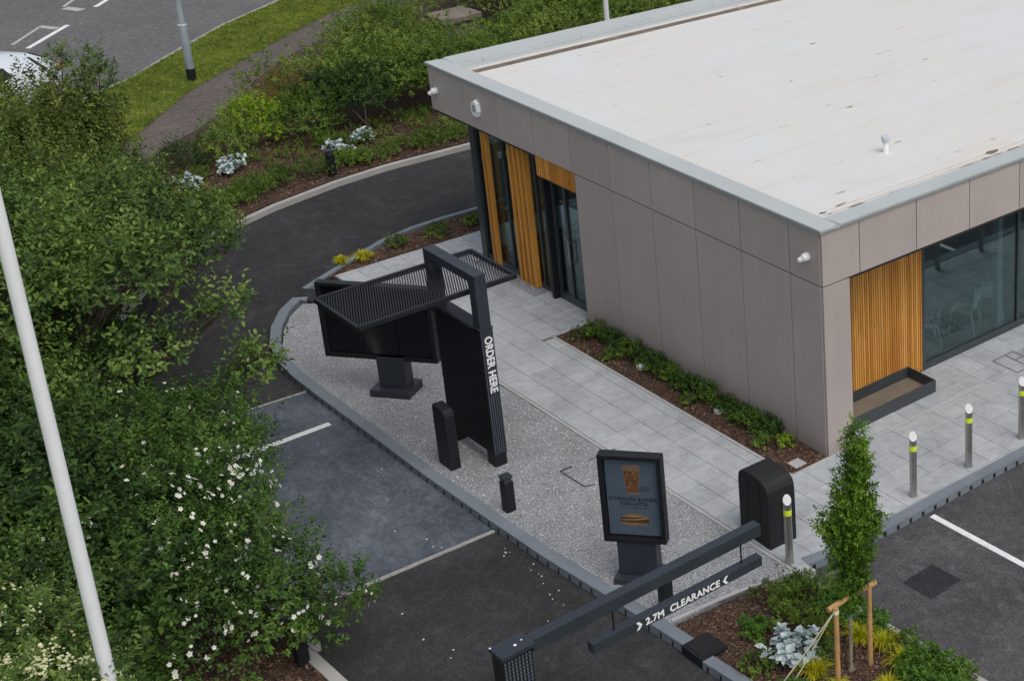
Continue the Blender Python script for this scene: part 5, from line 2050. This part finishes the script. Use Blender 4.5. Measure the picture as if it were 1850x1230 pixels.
small('lime_shrub', 'bright lime green shrub at the footpath edge of the shrubbery', -20.5, -0.15, 0.62, 1.1, 3200, 0.075, 'leaf_lime', 71)
small('orange_shrub', 'orange tinted young shoots just above the lime green shrub', -22.1, 1.3, 0.50, 1.1, 1500, 0.055, 'leaf_orange', 72)
small('orange_shrub', 'low orange leaved shrub between the lime shrub and the path', -21.1, 0.5, 0.35, 1.0, 900, 0.05, 'leaf_orange', 73)
small('russet_shrub', 'russet brown shrub near the top of the shrubbery left of the stone block', -25.8, 5.7, 0.55, 1.25, 1600, 0.055, 'leaf_orange', 74)
plant('dark_shrub', 'domed dark green shrub on bare stems below the middle of the shrubbery', 'shrub', (-19.9, 2.35, -0.03), [(0, 0, 0.95, 0.95, 0.85, 0.50), (-0.3, -0.9, 0.9, 0.8, 0.7, 0.45)], 9000, 0.075, 'leaf_dark', 75, stem='bark_pale', nstem=9, r0=0.022, twig=0.16)
plant('dark_shrub', 'wide dark green shrub on pale stems next to the far corner of the roof fascia', 'shrub', (-19.8, 4.3, -0.03), [(0, 0, 1.05, 0.9, 0.9, 0.42), (-0.2, 1.1, 1.05, 0.8, 0.7, 0.42), (-0.2, -1.0, 1.0, 0.7, 0.6, 0.42)], 11000, 0.075, 'leaf_cover', 76, stem='bark_pale', nstem=8, r0=0.024, twig=0.16)
small('dark_shrub', 'dark green shrub to the right of the lime green shrub', -20.0, 0.9, 0.75, 1.1, 5000, 0.06, 'leaf_cover', 77)
small('low_shrub', 'yellowing green shrub below the lime green one', -19.9, -1.0, 0.65, 0.8, 3400, 0.06, 'leaf_hedge', 78)
small('low_shrub', 'small dark shrub at the path end of the mulch bed', -19.9, -2.0, 0.5, 0.6, 2200, 0.055, 'leaf_dark', 79)

# low cover along the far kerb
rng = np.random.default_rng(8)
lob = []
for k in range(60):
    t_ = rng.random()
    y = -3.4 + t_ * 9.5
    x = -17.35 - 0.55 * rng.random() + (0.0 if y > -1 else (y + 1) * -0.33)
    rr_ = 0.22 + 0.22 * rng.random()
    lob.append((x, y, 0.06, rr_, rr_, 0.17 + 0.10 * rng.random()))
for k in range(40):
    y = -2.6 + rng.random() * 8.0
    x = -18.3 - 1.6 * rng.random()
    rr_ = 0.12 + 0.18 * rng.random()
    lob.append((x, y, 0.04, rr_, rr_, 0.13 + 0.12 * rng.random()))
o = crown('ground_cover', lob, 34000, 0.05, 'leaf_cover', None, 81, per=7, twig=0.10, zmin=0.0)
stuff(o, 'low spreading green ground cover along the pale drive kerb', 'ground cover')

# silver leaved plants
sil = [(-18.98, -1.42, 'silver leaved plant, leftmost in the mulch beyond the drive', 0.30), (-18.35, 0.84, 'silver leaved plant just behind the far black bollard light', 0.26), (-18.72, 1.62, 'silver leaved plant to the right of the far black bollard light', 0.24),
       (-17.75, -3.30, 'silver leaved plant half hidden in the hedge, nearest the drive', 0.26), (-18.9, -3.0, 'silver leaved plant half hidden in the hedge, left of the pair', 0.24), (-18.5, -2.45, 'silver leaved plant half hidden in the hedge, right of the pair', 0.24),
       (3.50, -3.60, 'large silver leaved plant beside the tree stakes', 0.33)]
for i, (x, y, lb, r) in enumerate(sil):
    big = i == 6
    t = thing('silver_plant', lb, 'plant', (x, y, -0.03), 0, 'silver leaved plants')
    crown('foliage', [(0, 0, 0.10, r, r, 0.24 if big else 0.22)], 260 if big else 200, 0.115 if big else 0.10, 'leaf_silver', t, 100 + i, per=6, twig=0.06, wr=0.85, zmin=0.05, shell=0.5, upb=0.9)

# staked young tree
yt = thing('young_hornbeam', 'narrow upright young tree with dense bright green crown tied between stakes', 'tree', (4.16, -3.20, -0.03))
tl = [(0.10, 0.12, 3.38, 0.14, 0.14, 0.30), (0.09, 0.11, 3.05, 0.20, 0.19, 0.30), (0.07, 0.09, 2.72, 0.27, 0.27, 0.32), (0.06, 0.08, 2.35, 0.37, 0.38, 0.34), (0.22, 0.20, 2.25, 0.18, 0.20, 0.14), (-0.12, -0.10, 2.2, 0.20, 0.22, 0.20),
      (0.04, 0.05, 1.95, 0.33, 0.34, 0.32), (0.02, 0.03, 1.6, 0.27, 0.28, 0.34), (0.0, 0.02, 1.28, 0.19, 0.20, 0.28), (0.01, 0.02, 1.05, 0.11, 0.12, 0.18)]
tl = [(a, b, c, d * 0.76, e * 0.76, f) for a, b, c, d, e, f in tl]
crown('crown', tl, 15500, 0.054, 'leaf_hornbeam', yt, 120, per=9, twig=0.11, zmin=-1.0, shell=0.8, upb=-0.1, wr=0.46, rough=0.27)
mb = MB()
mb.tube([(0, 0, 0), (0.0, 0.0, 0.12), (0.01, 0.01, 1.0), (0.04, 0.05, 2.0), (0.09, 0.11, 3.3)], [0.045, 0.026, 0.022, 0.016, 0.005], 10)
rnd = random.Random(2)
for k in range(46):
    z = 1.0 + 2.2 * k / 46
    a = k * 2.4
    ln = 0.30 if z < 2.6 else 0.18
    b = Vector((0.05 * z / 3.3, 0.06 * z / 3.3, z))
    mb.tube([b, b + Vector((math.cos(a) * ln * 0.5, math.sin(a) * ln * 0.5, 0.22)), b + Vector((math.cos(a) * ln, math.sin(a) * ln, 0.42))], [0.008, 0.005, 0.002], 4, None, False)
mb.build('trunk', 'bark_pale', yt, True)
mb = MB()
mb.tube([(0, 0, 0.80), (0, 0, 0.84)], [0.032, 0.032], 12)
mb.bar((0.0, 0, 0.82), (0.05, 0.10, 0.86), 0.012, 0.02)
mb.build('tree_tie', 'tie', yt)
st = thing('tree_stake_frame', 'pair of round timber stakes with half-round cross rails beside the young tree', 'tree stake', (4.24, -3.2, 0))
for (x, y, h) in ((0.02, 0.25, 1.19), (0.05, -0.33, 1.16)):
    mb = MB()
    mb.tube([(x, y, -0.1), (x, y, h)], [0.035, 0.034], 14)
    mb.build('stake', 'stake', st, True)
for (a, b) in (((-0.02, 0.03, 1.15), (0.0, 0.38, 1.16)), ((-0.02, -0.40, 1.13), (-0.03, -0.05, 1.14))):
    mb = MB()
    mb.tube([a, b], [0.038, 0.038], 14)
    mb.build('cross_rail', 'stake', st, True)
gs = thing('guy_strap', 'pair of cream webbing straps pulled tight from the near stake to the ground', 'strap', (4.24, -3.54, 1.10))
for dx, dy in ((0.0, 0.0), (0.10, 0.12)):
    mb = MB()
    p = Vector((0.03, -0.03, -0.02))
    q = Vector((-0.44 + dx + 0.02, -0.62 + dy, -1.12))
    mb.bar(p, p.lerp(q, 0.5) + Vector((0, 0, -0.015)), 0.030, 0.006)
    mb.bar(p.lerp(q, 0.5) + Vector((0, 0, -0.015)), q, 0.030, 0.006)
    mb.build('strap', 'rope', gs)
mb = MB()
mb.tube([(0.05, 0.01, -0.02), (0.05, 0.01, 0.03)], [0.039, 0.039], 14)
mb.build('loop', 'rope', gs, True)

# golden grasses
gl = [(3.36, -2.98, 'golden grass tuft left of the near tree stake'), (3.80, -2.72, 'golden grass tuft behind the tree trunk between both stakes'), (4.16, -2.62, 'golden grass tuft right of the far tree stake'),
      (4.60, -2.70, 'golden grass tuft furthest right by the leafy seedlings'), (3.95, -3.62, 'golden grass tuft between the silver plant and the near stake'), (4.46, -3.72, 'golden grass tuft cut by the bottom edge, left of the near stake'),
      (4.86, -3.20, 'golden grass tuft cut by the bottom edge, right of the near stake'), (-12.36, -1.55, 'golden grass tuft at the drive bend, the larger of the pair'), (-12.45, -1.98, 'golden grass tuft at the drive bend, the smaller of the pair')]
for i, (x, y, lb) in enumerate(gl):
    t = thing('golden_grass', lb, 'grass', (x, y, -0.03), 0, 'golden grass tufts')
    tuft('blades', 240, 0.30 if i < 7 else 0.24, 0.30 if i < 7 else (0.27 if i == 7 else 0.19), 'blade_gold', t, 140 + i, wd=0.012 if i < 7 else 0.02)

# plants of the corner bed and the strip bed
cb = [(2.80, -2.78, 0.50, 0.38, 4200, 'leaf_cover', 'feathery green shrub at the top of the corner bed'), (3.15, -2.62, 0.30, 0.33, 1800, 'leaf_young', 'fresh green ferny plant behind the young tree'),
      (3.35, -3.05, 0.22, 0.25, 900, 'leaf_cover', 'small green plant above the silver one'), (2.45, -2.62, 0.20, 0.28, 800, 'leaf_brown', 'small grey green plant at the gravel edge'),
      (2.72, -3.62, 0.20, 0.20, 700, 'leaf_young', 'small green seedling clump alone in the mulch'), (3.30, -4.02, 0.22, 0.18, 700, 'leaf_cover', 'small green plant left of the white scrap'),
      (3.75, -3.35, 0.20, 0.22, 800, 'leaf_cover', 'small green plant touching the silver one on its right'), (4.05, -4.05, 0.2, 0.16, 600, 'leaf_young', 'small broad leaved plant low on the bottom edge'),
      (4.35, -2.45, 0.22, 0.2, 900, 'leaf_cover', 'low green plant along the bed edging, upper of two'), (4.95, -2.62, 0.34, 0.30, 2600, 'leaf_young', 'lush green leafy clump right of the golden grasses'),
      (5.35, -2.85, 0.42, 0.32, 3200, 'leaf_young', 'lush green leafy clump at the bottom right of the bed'), (5.3, -2.42, 0.25, 0.25, 1300, 'leaf_hedge', 'loose green plant spilling over the edging at bottom right'),
      (3.75, -2.45, 0.22, 0.22, 900, 'leaf_young', 'low green plant along the bed edging, lower of two'), (2.15, -3.0, 0.16, 0.2, 400, 'leaf_brown', 'wispy plant leaning on the gravel edging')]
for i, (x, y, r, h, n, mat, lb) in enumerate(cb):
    small('bedding_plant', lb, x, y, r, h, n, 0.042 if mat != 'leaf_young' else 0.055, mat, 160 + i, nstem=5, part='foliage', twig=0.08)
rnd = random.Random(12)
xs = [-6.15, -5.75, -5.4, -5.05, -4.7, -4.3, -3.95, -3.55, -3.2, -2.8, -2.35, -1.95, -1.6, -1.25]
for i, x in enumerate(xs):
    r = 0.13 + rnd.random() * 0.09
    small('strip_shrub', 'leafy green shrub %s the wall' % ('in the unbroken row of similar shrubs along'), x, -0.19 - rnd.random() * 0.05, r, 0.20 + rnd.random() * 0.12, 800, 0.052, 'leaf_rose' if i % 3 else 'leaf_cover', 200 + i, 'strip bed shrubs', nstem=5, twig=0.10, part='foliage')
ex = [(-6.35, -0.42, 0.20, 0.16, 'leaf_brown', 'low greyish plant at the far end of the strip bed'), (-5.3, -0.52, 0.13, 0.14, 'leaf_cover', 'small green plant on the outer side of the strip bed, farther one'), (-3.0, -0.50, 0.14, 0.16, 'leaf_cover', 'small green plant on the outer side of the strip bed, nearer one'),
      (-0.82, -0.22, 0.13, 0.16, 'leaf_lime', 'small pale yellow green plant near the wall corner'), (-1.05, -0.50, 0.12, 0.14, 'leaf_hedge', 'low straw green tuft near the wall corner')]
for i, (x, y, r, h, mat, lb) in enumerate(ex):
    small('bedding_plant', lb, x, y, r, h, 420, 0.04, mat, 230 + i, nstem=3, part='foliage', twig=0.06)
nb = [(-12.55, -0.75, 0.22, 0.2, 'leaf_cover', 'dark green plant in the drive bend bed behind the golden pair'), (-12.5, 0.1, 0.25, 0.2, 'leaf_cover', 'green plant in the drive bend bed, middle one'), (-12.5, 0.95, 0.18, 0.16, 'leaf_hedge', 'green plant in the drive bend bed beside the building')]
for i, (x, y, r, h, mat, lb) in enumerate(nb):
    small('bedding_plant', lb, x, y, r, h, 700, 0.045, mat, 240 + i, nstem=3, part='foliage', twig=0.06)
mb = MB()
mb.face([(-0.06, -0.03, 0.02), (0.05, -0.05, 0.05), (0.09, 0.03, 0.03), (0.0, 0.05, 0.06), (-0.07, 0.04, 0.03)])
mb.face([(-0.06, -0.03, 0.02), (-0.07, 0.04, 0.03), (-0.10, 0.02, 0.0), (-0.09, -0.03, 0.0)])
o = mb.build('paper_scrap', 'white')
o.location = (2.98, -3.76, -0.02)
o.modifiers.new('thick', 'SOLIDIFY').thickness = 0.004
tag(o, 'crumpled white scrap of paper in the mulch near the silver plant', 'litter')

# fallen petals and grit on the drive and paving
rng = np.random.default_rng(77)
pp = np.vstack([sample([(-2, -7.7), (4.4, -7.7), (4.4, -4.7), (-2, -4.8)], 12, rng), sample([(-7, -7.3), (-2, -7.5), (-2, -4.9), (-7, -4.9)], 14, rng), np.c_[rng.random(16) * 2.2 - 1.6, -4.85 + rng.normal(size=16) * 0.08]])
zz = np.full(len(pp), ZR + 0.014)
p2 = np.array([(-1.5, -1.28), (-1.75, -1.42), (-1.3, -1.45), (-1.1, -1.2), (-1.25, -1.05), (-0.9, -1.5), (-1.62, -1.6), (0.3, -1.75), (0.5, -1.9)])
pp = np.vstack([pp, p2])
zz = np.r_[zz, np.full(len(p2), 0.004)]
mb = MB()
for (x, y), z in zip(pp, zz):
    s_ = 0.007 + 0.009 * rng.random()
    n_ = 6
    a0 = rng.random() * 6
    mb.prism([(x + math.cos(a0 + k) * s_ * (0.6 + 0.5 * rng.random()), y + math.sin(a0 + k) * s_ * (0.6 + 0.5 * rng.random())) for k in range(6)], z - 0.002, z + 0.003)
stuff(mb.build('fallen_petals', 'petal'), 'tiny white petals and flecks scattered over the drive and paving', 'petals')
